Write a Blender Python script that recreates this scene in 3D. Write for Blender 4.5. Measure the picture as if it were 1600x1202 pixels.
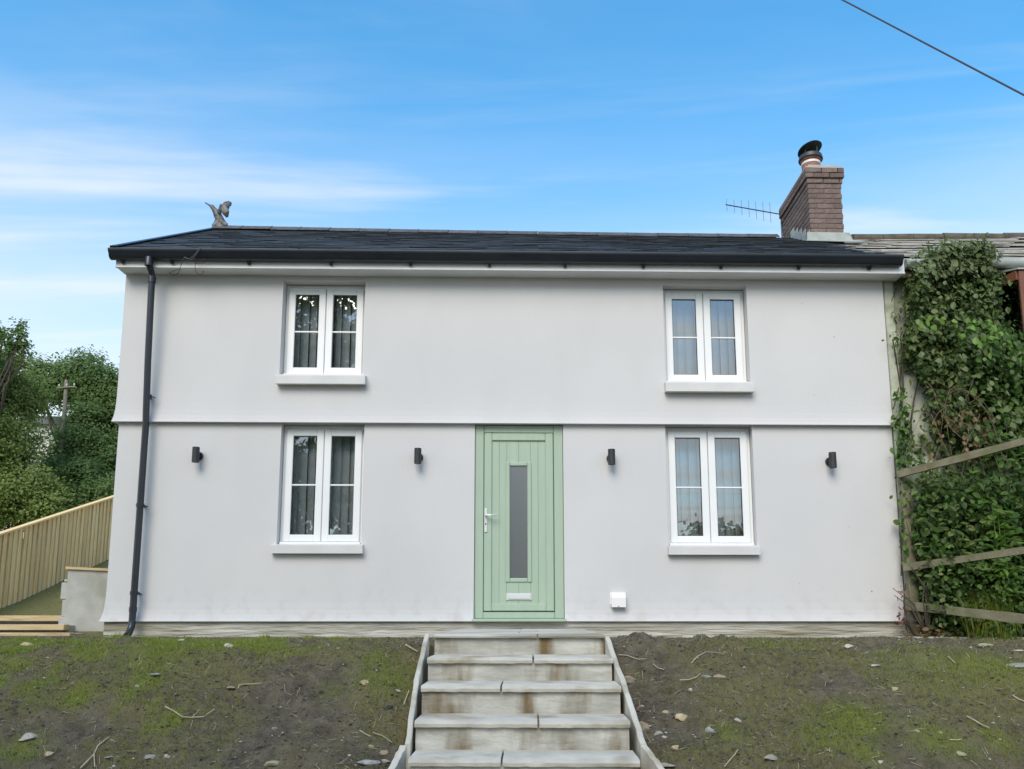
import bpy, bmesh, math, random
import numpy as np
from mathutils import Vector, Matrix
random.seed(7); RNG = np.random.default_rng(11)
R = math.radians
scene = bpy.context.scene
for o in list(bpy.data.objects): bpy.data.objects.remove(o)
COL = scene.collection

# ------------------------------------------------------------------ camera
F, CX, CY = 1250., 800., 773.                 # focal length and principal point in photo pixels
YAW, PITCH = R(1.3), math.atan(187/1250.)
CAM = np.array([0., -8.7, .245])
cd = bpy.data.cameras.new('camera'); cam = bpy.data.objects.new('camera', cd); COL.objects.link(cam)
cd.sensor_width = 36.; cd.lens = F/1600*36; cd.shift_x = (800-CX)/1600; cd.shift_y = (CY-601)/1600
cd.clip_start = .05; cd.clip_end = 3000
cam.location = CAM; cam.rotation_euler = (R(90)+PITCH, 0, YAW)
scene.camera = cam

# ------------------------------------------------------------------ sky, sun, exposure
SUN_EL, SUN_AZ = R(41), R(196)                # azimuth from +Y, clockwise: behind the camera, a little to the left
w = bpy.data.worlds.new('World'); scene.world = w; w.use_nodes = True
nt = w.node_tree; nt.nodes.clear()
def N(t, kind, **k):
    n = t.nodes.new(kind)
    for a, b in k.items(): setattr(n, a, b)
    return n
out = N(nt, 'ShaderNodeOutputWorld'); bg = N(nt, 'ShaderNodeBackground')
sky = N(nt, 'ShaderNodeTexSky', sky_type='NISHITA', sun_disc=False)
sky.sun_elevation = SUN_EL; sky.sun_rotation = SUN_AZ
sky.air_density = 1.3; sky.dust_density = .3; sky.ozone_density = 4.0; sky.altitude = 100
tc = N(nt, 'ShaderNodeTexCoord')
sepd = N(nt, 'ShaderNodeSeparateXYZ'); nt.links.new(tc.outputs['Generated'], sepd.inputs[0])
# thin cirrus: noise on a flat cloud layer (direction / height), drawn out along one wind direction
mz = N(nt, 'ShaderNodeMath', operation='MAXIMUM'); nt.links.new(sepd.outputs[2], mz.inputs[0]); mz.inputs[1].default_value = .05
dx = N(nt, 'ShaderNodeMath', operation='DIVIDE'); nt.links.new(sepd.outputs[0], dx.inputs[0]); nt.links.new(mz.outputs[0], dx.inputs[1])
dy = N(nt, 'ShaderNodeMath', operation='DIVIDE'); nt.links.new(sepd.outputs[1], dy.inputs[0]); nt.links.new(mz.outputs[0], dy.inputs[1])
cmb = N(nt, 'ShaderNodeCombineXYZ'); nt.links.new(dx.outputs[0], cmb.inputs[0]); nt.links.new(dy.outputs[0], cmb.inputs[1])
def cirrus(scale, sx, sy, rot, lo, hi, seed):
    mp = N(nt, 'ShaderNodeMapping'); mp.inputs['Rotation'].default_value = (0, 0, R(rot)); mp.inputs['Scale'].default_value = (sx, sy, 1); mp.inputs['Location'].default_value = (seed, seed*.7, seed*.3)
    nt.links.new(cmb.outputs[0], mp.inputs[0])
    nz = N(nt, 'ShaderNodeTexNoise'); nz.inputs['Scale'].default_value = scale; nz.inputs['Detail'].default_value = 6; nz.inputs['Roughness'].default_value = .55; nz.inputs['Distortion'].default_value = .5
    nt.links.new(mp.outputs[0], nz.inputs['Vector'])
    mr = N(nt, 'ShaderNodeMapRange', interpolation_type='SMOOTHSTEP'); mr.inputs[1].default_value = lo; mr.inputs[2].default_value = hi
    nt.links.new(nz.outputs[0], mr.inputs[0]); return mr.outputs[0]
c1 = cirrus(1.3, .30, 1.6, 8, .43, .74, 3.1); c2 = cirrus(.45, .7, 1.2, -20, .36, .80, 8.4)
mx = N(nt, 'ShaderNodeMath', operation='MULTIPLY_ADD'); nt.links.new(c1, mx.inputs[0]); mx.inputs[1].default_value = .46
sc2 = N(nt, 'ShaderNodeMath', operation='MULTIPLY'); nt.links.new(c2, sc2.inputs[0]); sc2.inputs[1].default_value = .22
nt.links.new(sc2.outputs[0], mx.inputs[2])
hz = N(nt, 'ShaderNodeMapRange', interpolation_type='SMOOTHSTEP'); hz.inputs[1].default_value = .60; hz.inputs[2].default_value = .24; hz.inputs[3].default_value = .0; hz.inputs[4].default_value = .62   # the thin veil thickens towards the horizon all round
nt.links.new(sepd.outputs[2], hz.inputs[0])
veil = N(nt, 'ShaderNodeMath', operation='ADD', use_clamp=True); nt.links.new(mx.outputs[0], veil.inputs[0]); nt.links.new(hz.outputs[0], veil.inputs[1])
mix = N(nt, 'ShaderNodeMix', data_type='RGBA'); nt.links.new(veil.outputs[0], mix.inputs[0])
hsv = N(nt, 'ShaderNodeHueSaturation'); hsv.inputs['Hue'].default_value = .488; hsv.inputs['Saturation'].default_value = 1.38; hsv.inputs['Value'].default_value = 1.1; nt.links.new(sky.outputs[0], hsv.inputs['Color'])
nt.links.new(hsv.outputs[0], mix.inputs[6]); mix.inputs[7].default_value = (4.05, 4.1, 4.15, 1)
nt.links.new(mix.outputs[2], bg.inputs[0]); bg.inputs[1].default_value = .15
nt.links.new(bg.outputs[0], out.inputs[0])
sd = bpy.data.lights.new('sun', 'SUN'); sd.energy = 2.0; sd.angle = R(40); sd.color = (1, .88, .70)
so = bpy.data.objects.new('sun', sd); COL.objects.link(so)
sdir = Vector((math.sin(SUN_AZ)*math.cos(SUN_EL), math.cos(SUN_AZ)*math.cos(SUN_EL), math.sin(SUN_EL)))
so.rotation_euler = sdir.to_track_quat('Z', 'Y').to_euler(); so.location = sdir*40
vs = scene.view_settings; vs.view_transform = 'Standard'; vs.look = 'None'; vs.gamma = 1; vs.use_curve_mapping = False
vs.exposure = 0.74
scene.render.engine = 'CYCLES'

# ------------------------------------------------------------------ pixel -> place
fw = np.array([-math.sin(YAW)*math.cos(PITCH), math.cos(YAW)*math.cos(PITCH), math.sin(PITCH)])
rt = np.array([math.cos(YAW), math.sin(YAW), 0.]); upv = np.cross(rt, fw)
def ray(x, y): return fw+rt*(x-CX)/F-upv*(y-CY)/F
def atY(x, y, Y):                              # the point of a vertical plane at depth Y seen at a photo pixel
    d = ray(x, y); return CAM+d*((Y-CAM[1])/d[1])
KSH = -.005                                    # the old cottage is not quite level: heights fall a little to the right
def shear(v): return (v[0], v[1], .245+(v[2]-.245)*(1+KSH*v[0]))
def hp(x, y, Y):                               # same, in the cottage's own (unsheared) coordinates
    p = atY(x, y, Y); return p[0], .245+(p[2]-.245)/(1+KSH*p[0])

# ------------------------------------------------------------------ value noise (numpy)
_perm = RNG.random((256, 256))
def vnoise(x, y):
    xi = np.floor(x).astype(int); yi = np.floor(y).astype(int); fx = x-xi; fy = y-yi
    fx = fx*fx*(3-2*fx); fy = fy*fy*(3-2*fy)
    a = _perm[xi % 256, yi % 256]; b = _perm[(xi+1) % 256, yi % 256]; c = _perm[xi % 256, (yi+1) % 256]; d = _perm[(xi+1) % 256, (yi+1) % 256]
    return (a*(1-fx)+b*fx)*(1-fy)+(c*(1-fx)+d*fx)*fy
def fbm(x, y, s, n=4, g=.5):
    r = 0; a = 1; t = 0
    for i in range(n): r = r+a*vnoise(x*s+17.3*i, y*s-9.1*i); t += a; a *= g; s *= 2.03
    return r/t
def sm(x, a, b):
    t = np.clip((x-a)/(b-a), 0, 1); return t*t*(3-2*t)

# ------------------------------------------------------------------ terrain
SX0, SX1 = -.80, .66                           # the stair well in the bank
def ground_h(X, Y, detail=True):
    X = np.asarray(X, float); Y = np.asarray(Y, float)
    s = -Y
    h = .02*sm(s, .3, 2.2)
    h = h-np.where(s > 2.5, np.minimum((s-2.5)*.47, 1.42), 0)*1.0
    h = h+.05*np.exp(-((s-2.5)/.35)**2)*-.6
    up = np.where((X < -4.3) & (Y > .5), .06*sm(Y, .9, 1.3)+np.clip(Y-4.9, 0, 7.3)*.325, 0)
    h = h+up*sm(-X, 4.5, 5.0)
    if detail:
        near = sm(s, -.05, .5)*(1-sm(s, 6.2, 8))
        lump = (fbm(X, Y, .9, 3)-.5)*.18+(fbm(X+5, Y, 3.1, 3)-.5)*.10+np.clip(fbm(X+2, Y+8, 6.5, 3)-.52, 0, 1)*.16-.03
        h = h+near*lump*sm(s, .2, 2.4)
        fine = (fbm(X, Y+3, 11, 3)-.5)*.055+np.abs(fbm(X+9, Y, 26, 2)-.5)*-.07
        h = h+near*fine
        side = np.minimum(np.abs(X-SX0), np.abs(X-SX1))
        h = h-near*.035*np.exp(-(side/.10)**2)*sm(s, 2.5, 2.9)
    well = (X > SX0+.02) & (X < SX1-.02) & (Y < .0) & (Y > -6.0)
    return np.where(well, h-.30, h)
def ground_hit(px, py):
    d = ray(px, py); lo = 3.0; prev = None
    t = 3.0
    while t < 14:
        p = CAM+d*t
        if p[2] <= float(ground_h(p[0], p[1])): return p
        t += .01
    return CAM+d*8.6

# ------------------------------------------------------------------ materials
MATS = {}
def mat(name, c1, c2=None, rough=.6, scale=8., detail=4., bump=0., bscale=None, metal=0., spec=.5, lo=.35, hi=.65, stretch=(1, 1, 1), obj=False, island=0., c3=None, s3=1., st3=None, lo3=.55, hi3=.7, bdist=.01, transl=0., coat=0.):
    m = bpy.data.materials.new(name); m.use_nodes = True; t = m.node_tree; b = t.nodes['Principled BSDF']
    b.inputs['Roughness'].default_value = rough; b.inputs['Metallic'].default_value = metal
    b.inputs['Specular IOR Level'].default_value = spec; b.inputs['Coat Weight'].default_value = coat
    if obj:
        co = N(t, 'ShaderNodeTexCoord').outputs['Object']
    else:
        co = N(t, 'ShaderNodeNewGeometry').outputs['Position']
    mp = N(t, 'ShaderNodeMapping'); mp.inputs['Scale'].default_value = stretch; t.links.new(co, mp.inputs[0])
    if obj:
        oi = N(t, 'ShaderNodeObjectInfo'); t.links.new(oi.outputs['Random'], mp.inputs['Location'])
    col = None
    if c2 is not None:
        nz = N(t, 'ShaderNodeTexNoise'); nz.inputs['Scale'].default_value = scale; nz.inputs['Detail'].default_value = detail
        t.links.new(mp.outputs[0], nz.inputs['Vector'])
        mr = N(t, 'ShaderNodeMapRange'); mr.inputs[1].default_value = lo; mr.inputs[2].default_value = hi; t.links.new(nz.outputs[0], mr.inputs[0])
        mxn = N(t, 'ShaderNodeMix', data_type='RGBA'); t.links.new(mr.outputs[0], mxn.inputs[0]); mxn.inputs[6].default_value = (*c1, 1); mxn.inputs[7].default_value = (*c2, 1)
        col = mxn.outputs[2]
    if c3 is not None:
        nz3 = N(t, 'ShaderNodeTexNoise'); nz3.inputs['Scale'].default_value = s3; nz3.inputs['Detail'].default_value = 5
        mp3 = mp
        if st3: mp3 = N(t, 'ShaderNodeMapping'); mp3.inputs['Scale'].default_value = st3; t.links.new(co, mp3.inputs[0])
        t.links.new(mp3.outputs[0], nz3.inputs['Vector'])
        mr3 = N(t, 'ShaderNodeMapRange'); mr3.inputs[1].default_value = lo3; mr3.inputs[2].default_value = hi3; t.links.new(nz3.outputs[0], mr3.inputs[0])
        mx3 = N(t, 'ShaderNodeMix', data_type='RGBA'); t.links.new(mr3.outputs[0], mx3.inputs[0])
        if col: t.links.new(col, mx3.inputs[6])
        else: mx3.inputs[6].default_value = (*c1, 1)
        mx3.inputs[7].default_value = (*c3, 1); col = mx3.outputs[2]
    if island:
        if obj: rnd = N(t, 'ShaderNodeObjectInfo').outputs['Random']
        else: rnd = N(t, 'ShaderNodeNewGeometry').outputs['Random Per Island']
        mr2 = N(t, 'ShaderNodeMapRange'); mr2.inputs[3].default_value = 1-island; mr2.inputs[4].default_value = 1+island; t.links.new(rnd, mr2.inputs[0])
        hs = N(t, 'ShaderNodeHueSaturation'); t.links.new(mr2.outputs[0], hs.inputs['Value'])
        if col: t.links.new(col, hs.inputs['Color'])
        else: hs.inputs['Color'].default_value = (*c1, 1)
        col = hs.outputs[0]
    if col: t.links.new(col, b.inputs['Base Color'])
    else: b.inputs['Base Color'].default_value = (*c1, 1)
    if bump:
        nb = N(t, 'ShaderNodeTexNoise'); nb.inputs['Scale'].default_value = bscale or scale*4; nb.inputs['Detail'].default_value = 5; t.links.new(mp.outputs[0], nb.inputs['Vector'])
        bp = N(t, 'ShaderNodeBump'); bp.inputs['Strength'].default_value = bump; bp.inputs['Distance'].default_value = bdist
        t.links.new(nb.outputs[0], bp.inputs['Height']); t.links.new(bp.outputs[0], b.inputs['Normal'])
    MATS[name] = m; return m
def leafmat(name, cols, rough=.5, transl=.35):
    m = bpy.data.materials.new(name); m.use_nodes = True; t = m.node_tree; b = t.nodes['Principled BSDF']
    g = N(t, 'ShaderNodeNewGeometry'); oi = N(t, 'ShaderNodeObjectInfo')
    ad = N(t, 'ShaderNodeMath', operation='ADD'); t.links.new(g.outputs['Random Per Island'], ad.inputs[0]); t.links.new(oi.outputs['Random'], ad.inputs[1])
    fr = N(t, 'ShaderNodeMath', operation='FRACT'); t.links.new(ad.outputs[0], fr.inputs[0])
    cr = N(t, 'ShaderNodeValToRGB'); e = cr.color_ramp.elements
    while len(e) < len(cols): e.new(.5)
    for i, c in enumerate(cols): e[i].position = i/(len(cols)-1); e[i].color = (*c, 1)
    t.links.new(fr.outputs[0], cr.inputs[0]); t.links.new(cr.outputs[0], b.inputs['Base Color'])
    b.inputs['Roughness'].default_value = rough; b.inputs['Specular IOR Level'].default_value = .35
    tr = N(t, 'ShaderNodeBsdfTranslucent'); t.links.new(cr.outputs[0], tr.inputs[0])
    ms = N(t, 'ShaderNodeMixShader'); ms.inputs[0].default_value = transl
    t.links.new(b.outputs[0], ms.inputs[1]); t.links.new(tr.outputs[0], ms.inputs[2])
    t.links.new(ms.outputs[0], t.nodes['Material Output'].inputs[0]); MATS[name] = m; return m
def glassmat(name, tint=(.9, .95, .95), refl=.10, rough=0., frost=0.):
    m = bpy.data.materials.new(name); m.use_nodes = True; t = m.node_tree; t.nodes.remove(t.nodes['Principled BSDF'])
    fr = N(t, 'ShaderNodeFresnel'); fr.inputs[0].default_value = 1.5
    ma = N(t, 'ShaderNodeMath', operation='MULTIPLY_ADD'); t.links.new(fr.outputs[0], ma.inputs[0]); ma.inputs[1].default_value = 1.6; ma.inputs[2].default_value = refl; ma.use_clamp = True
    tr = N(t, 'ShaderNodeBsdfTransparent'); tr.inputs[0].default_value = (*tint, 1)
    gl = N(t, 'ShaderNodeBsdfGlossy'); gl.inputs['Roughness'].default_value = rough; gl.inputs[0].default_value = (1, 1, 1, 1)
    ms = N(t, 'ShaderNodeMixShader'); t.links.new(ma.outputs[0], ms.inputs[0])
    if frost:
        df = N(t, 'ShaderNodeBsdfPrincipled'); df.inputs['Base Color'].default_value = (.075, .082, .088, 1); df.inputs['Roughness'].default_value = .3
        m2 = N(t, 'ShaderNodeMixShader'); m2.inputs[0].default_value = frost; t.links.new(tr.outputs[0], m2.inputs[1]); t.links.new(df.outputs[0], m2.inputs[2]); t.links.new(m2.outputs[0], ms.inputs[1])
    else: t.links.new(tr.outputs[0], ms.inputs[1])
    t.links.new(gl.outputs[0], ms.inputs[2]); t.links.new(ms.outputs[0], t.nodes['Material Output'].inputs[0]); MATS[name] = m; return m

mat('render_paint', (.575, .573, .578), (.60, .597, .60), rough=.75, scale=.9, detail=3, bump=.22, bscale=34, bdist=.006, spec=.3, c3=(.56, .56, .562), s3=1.1, st3=(1.6, 1, .7), lo3=.48, hi3=.8)
_m = MATS['render_paint']; _t = _m.node_tree; _b = _t.nodes['Principled BSDF']; _src = _b.inputs['Base Color'].links[0].from_socket   # dark flecks near the creeper, a little splash above the plinth
_g = N(_t, 'ShaderNodeNewGeometry'); _v = N(_t, 'ShaderNodeTexVoronoi'); _v.inputs['Scale'].default_value = 5.5; _t.links.new(_g.outputs['Position'], _v.inputs['Vector'])
_lt = N(_t, 'ShaderNodeMath', operation='LESS_THAN'); _t.links.new(_v.outputs['Distance'], _lt.inputs[0]); _lt.inputs[1].default_value = .055
_sx = N(_t, 'ShaderNodeSeparateXYZ'); _t.links.new(_g.outputs['Position'], _sx.inputs[0])
_mx = N(_t, 'ShaderNodeMapRange'); _mx.inputs[1].default_value = 2.2; _mx.inputs[2].default_value = 4.2; _t.links.new(_sx.outputs[0], _mx.inputs[0])
_nz = N(_t, 'ShaderNodeTexNoise'); _nz.inputs['Scale'].default_value = 1.7; _t.links.new(_g.outputs['Position'], _nz.inputs['Vector'])
_gt = N(_t, 'ShaderNodeMapRange'); _gt.inputs[1].default_value = .5; _gt.inputs[2].default_value = .56; _t.links.new(_nz.outputs[0], _gt.inputs[0])
_f = N(_t, 'ShaderNodeMath', operation='MULTIPLY'); _t.links.new(_lt.outputs[0], _f.inputs[0]); _t.links.new(_mx.outputs[0], _f.inputs[1])
_f2 = N(_t, 'ShaderNodeMath', operation='MULTIPLY'); _t.links.new(_f.outputs[0], _f2.inputs[0]); _t.links.new(_gt.outputs[0], _f2.inputs[1])
_mm = N(_t, 'ShaderNodeMix', data_type='RGBA'); _t.links.new(_f2.outputs[0], _mm.inputs[0]); _t.links.new(_src, _mm.inputs[6]); _mm.inputs[7].default_value = (.16, .17, .13, 1)
_zr = N(_t, 'ShaderNodeMapRange'); _zr.inputs[1].default_value = .62; _zr.inputs[2].default_value = .17; _t.links.new(_sx.outputs[2], _zr.inputs[0])
_n2 = N(_t, 'ShaderNodeTexNoise'); _n2.inputs['Scale'].default_value = 7; _n2.inputs['Detail'].default_value = 8; _t.links.new(_g.outputs['Position'], _n2.inputs['Vector'])
_r2 = N(_t, 'ShaderNodeMapRange'); _r2.inputs[1].default_value = .5; _r2.inputs[2].default_value = .75; _r2.inputs[4].default_value = .35; _t.links.new(_n2.outputs[0], _r2.inputs[0])
_f3 = N(_t, 'ShaderNodeMath', operation='MULTIPLY'); _t.links.new(_zr.outputs[0], _f3.inputs[0]); _t.links.new(_r2.outputs[0], _f3.inputs[1])
_m3 = N(_t, 'ShaderNodeMix', data_type='RGBA'); _t.links.new(_f3.outputs[0], _m3.inputs[0]); _t.links.new(_mm.outputs[2], _m3.inputs[6]); _m3.inputs[7].default_value = (.36, .33, .27, 1); _t.links.new(_m3.outputs[2], _b.inputs['Base Color'])
mat('sill_paint', (.58, .58, .575), (.62, .62, .612), rough=.6, scale=5, bump=.08, bscale=70, bdist=.003)
mat('plinth_stone', (.37, .355, .30), (.52, .505, .45), rough=.9, scale=3.4, spec=.2, bump=1., bscale=4.5, bdist=.045, stretch=(.5, 1, 5), lo=.38, hi=.6, c3=(.25, .22, .15), s3=1.2, lo3=.55, hi3=.75)
mat('step_stone', (.36, .35, .305), (.53, .52, .465), rough=.9, scale=3., spec=.2, bump=.9, bscale=7, bdist=.022, stretch=(.9, 1, 2.2), lo=.36, hi=.64, c3=(.165, .115, .055), s3=1.9, st3=(2.2, .8, .55), lo3=.50, hi3=.66)
mat('tread_stone', (.46, .43, .37), (.57, .54, .47), rough=.85, scale=5, spec=.2, bump=.7, bscale=14, bdist=.012, c3=(.30, .25, .17), s3=3, lo3=.52, hi3=.72)
mat('edging_stone', (.47, .44, .37), (.57, .54, .46), rough=.8, scale=5, bump=.4, bscale=20, bdist=.008, c3=(.24, .20, .12), s3=3.5, lo3=.5, hi3=.72)
mat('slate', (.042, .052, .066), (.066, .078, .095), rough=.55, scale=6, bump=.5, bscale=30, bdist=.006, island=.22)
mat('ridge_clay', (.06, .065, .07), (.10, .105, .11), rough=.7, scale=12, bump=.4, bscale=40, obj=True, island=.15)
mat('black_plastic', (.014, .018, .026), (.02, .025, .034), rough=.33, scale=4)
mat('upvc_white', (.80, .81, .82), rough=.3, c2=(.77, .78, .79), scale=3)
mat('fascia_white', (.74, .75, .76), (.68, .69, .70), rough=.4, scale=2.5)
mat('seal_black', (.02, .02, .02), rough=.6)
mat('door_green', (.345, .44, .34), (.37, .468, .365), rough=.45, scale=4, bump=.06, bscale=50, stretch=(4, 4, .5), bdist=.002)
mat('chrome', (.72, .73, .73), rough=.35, metal=.35)
mat('vent_white', (.80, .80, .79), rough=.45)
mat('lamp_black', (.018, .02, .023), (.026, .028, .03), rough=.5, scale=20)
mat('lamp_lens', (.55, .57, .58), rough=.15)
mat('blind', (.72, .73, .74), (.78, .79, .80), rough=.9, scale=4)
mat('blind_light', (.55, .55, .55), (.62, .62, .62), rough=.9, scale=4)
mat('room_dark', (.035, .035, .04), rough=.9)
mat('brick', (.135, .096, .082), (.19, .136, .118), rough=.9, scale=14, bump=.5, bscale=60, bdist=.004, obj=True, island=.22, c3=(.15, .11, .10), s3=9, lo3=.5, hi3=.7)
mat('mortar', (.13, .11, .10), (.19, .17, .15), rough=.95, scale=15, bump=.3, bscale=50)
mat('lead', (.30, .33, .30), (.38, .40, .38), rough=.6, scale=7, bump=.2, bscale=20, c3=(.22, .26, .21), s3=8)
mat('terracotta', (.26, .10, .065), (.34, .15, .10), rough=.8, scale=9, bump=.3, bscale=40, c3=(.10, .06, .05), s3=5)
mat('cowl_black', (.02, .025, .03), (.035, .04, .045), rough=.45, scale=10)
mat('bird_metal', (.06, .06, .06), (.14, .14, .14), rough=.5, scale=14, bump=.4, bscale=50, c3=(.05, .05, .05), s3=10, metal=.3)
mat('aerial_metal', (.10, .10, .11), rough=.5, metal=.6)
mat('cable_black', (.03, .035, .05), rough=.6)
mat('fence_wood', (.72, .48, .20), (.84, .62, .33), rough=.75, scale=5, stretch=(6, 6, .6), bump=.3, bscale=14, obj=True, island=.13)
mat('sleeper_wood', (.46, .34, .17), (.56, .43, .25), rough=.8, scale=4, stretch=(.6, 6, 6), bump=.4, bscale=20, c3=(.34, .24, .12), s3=3)
mat('rail_wood', (.15, .135, .08), (.23, .21, .14), rough=.85, scale=7, stretch=(1, 1, 1), bump=.5, bscale=40, c3=(.14, .17, .07), s3=6)
mat('block_render', (.34, .345, .32), (.43, .43, .40), rough=.9, scale=5, bump=.6, bscale=70, bdist=.006, c3=(.28, .29, .24), s3=2)
mat('old_render', (.50, .52, .44), (.42, .45, .36), rough=.9, scale=3.5, bump=.6, bscale=14, bdist=.02, c3=(.26, .28, .18), s3=4, lo3=.5, hi3=.7)
mat('old_roof', (.30, .285, .26), (.42, .40, .37), rough=.8, scale=5, bump=.4, bscale=25, island=.25, c3=(.12, .115, .09), s3=3)
mat('old_ridge', (.07, .06, .045), (.12, .105, .08), rough=.9, scale=8, bump=.4)
mat('brown_timber', (.15, .055, .03), (.20, .08, .045), rough=.5, scale=6, stretch=(1, 1, .3))
mat('bark', (.055, .045, .035), (.09, .075, .055), rough=.95, scale=10, bump=.6)
mat('dead_stem', (.12, .085, .05), (.2, .15, .09), rough=.85, scale=14, island=.2)
mat('twig', (.36, .30, .19), (.46, .40, .28), rough=.85, scale=20)
mat('concrete', (.36, .35, .32), (.44, .43, .40), rough=.9, scale=6, bump=.4)
mat('asphalt', (.05, .05, .05), (.065, .065, .063), rough=.9, scale=40, bump=.4)
mat('pole_wood', (.22, .19, .15), (.28, .25, .2), rough=.9, scale=5)
mat('white_wall', (.72, .71, .69), (.66, .65, .63), rough=.8, scale=2)
mat('far_roof', (.16, .17, .18), (.2, .21, .22), rough=.8, scale=4)
mat('pebble', (.28, .265, .22), (.42, .40, .34), rough=.85, scale=30, island=.45)
mat('soil_crumb', (.085, .075, .055), (.13, .115, .085), rough=.95, scale=30, island=.5)
STONES = {'pale': ((.27, .255, .21), (.38, .36, .31)), 'tan': ((.42, .33, .19), (.52, .42, .27)), 'grey': ((.24, .24, .22), (.33, .33, .30)), 'brown': ((.25, .20, .14), (.33, .27, .2)), 'white': ((.36, .34, .29), (.48, .46, .40)), 'dark': ((.02, .02, .018), (.035, .035, .03)), 'slate': ((.20, .195, .17), (.29, .285, .26)), 'moss': ((.25, .25, .14), (.34, .33, .2))}
for k, (a, b_) in STONES.items(): mat('stone_'+k, a, b_, rough=.85, scale=25, bump=.5, bscale=60, bdist=.005, obj=True)
leafmat('leaf_ivy', [(.040, .075, .024), (.070, .122, .036), (.105, .17, .046), (.14, .20, .06), (.20, .235, .08)], transl=.4)
leafmat('leaf_bramble', [(.045, .095, .024), (.075, .15, .032), (.11, .205, .042), (.16, .26, .06)], transl=.45)
leafmat('leaf_bright', [(.12, .24, .04), (.19, .33, .065), (.26, .40, .09)], transl=.45)
leafmat('leaf_pale', [(.09, .13, .05), (.15, .19, .08), (.20, .24, .11)])
leafmat('leaf_red', [(.20, .07, .06), (.30, .14, .12), (.26, .16, .11)])
leafmat('leaf_dead', [(.16, .09, .04), (.22, .13, .06), (.28, .18, .10)])
leafmat('leaf_tree', [(.17, .24, .06), (.22, .30, .075), (.28, .36, .10), (.34, .40, .14)], transl=.5)
leafmat('leaf_tree_dark', [(.11, .19, .06), (.15, .24, .075), (.21, .30, .095)], transl=.5)
leafmat('leaf_tree_light', [(.07, .13, .028), (.10, .17, .04), (.14, .21, .06)])
leafmat('grass_blade', [(.17, .235, .025), (.22, .29, .035), (.27, .33, .055), (.32, .33, .10)], transl=.45)
leafmat('moss_blade', [(.09, .105, .03), (.13, .14, .04), (.18, .17, .06), (.22, .19, .10)])
glassmat('glass', tint=(.92, .95, .96), refl=.08)
glassmat('glass_frosted', refl=.05, rough=.25, frost=.92)
glassmat('glass_dark', refl=.05)

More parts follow.
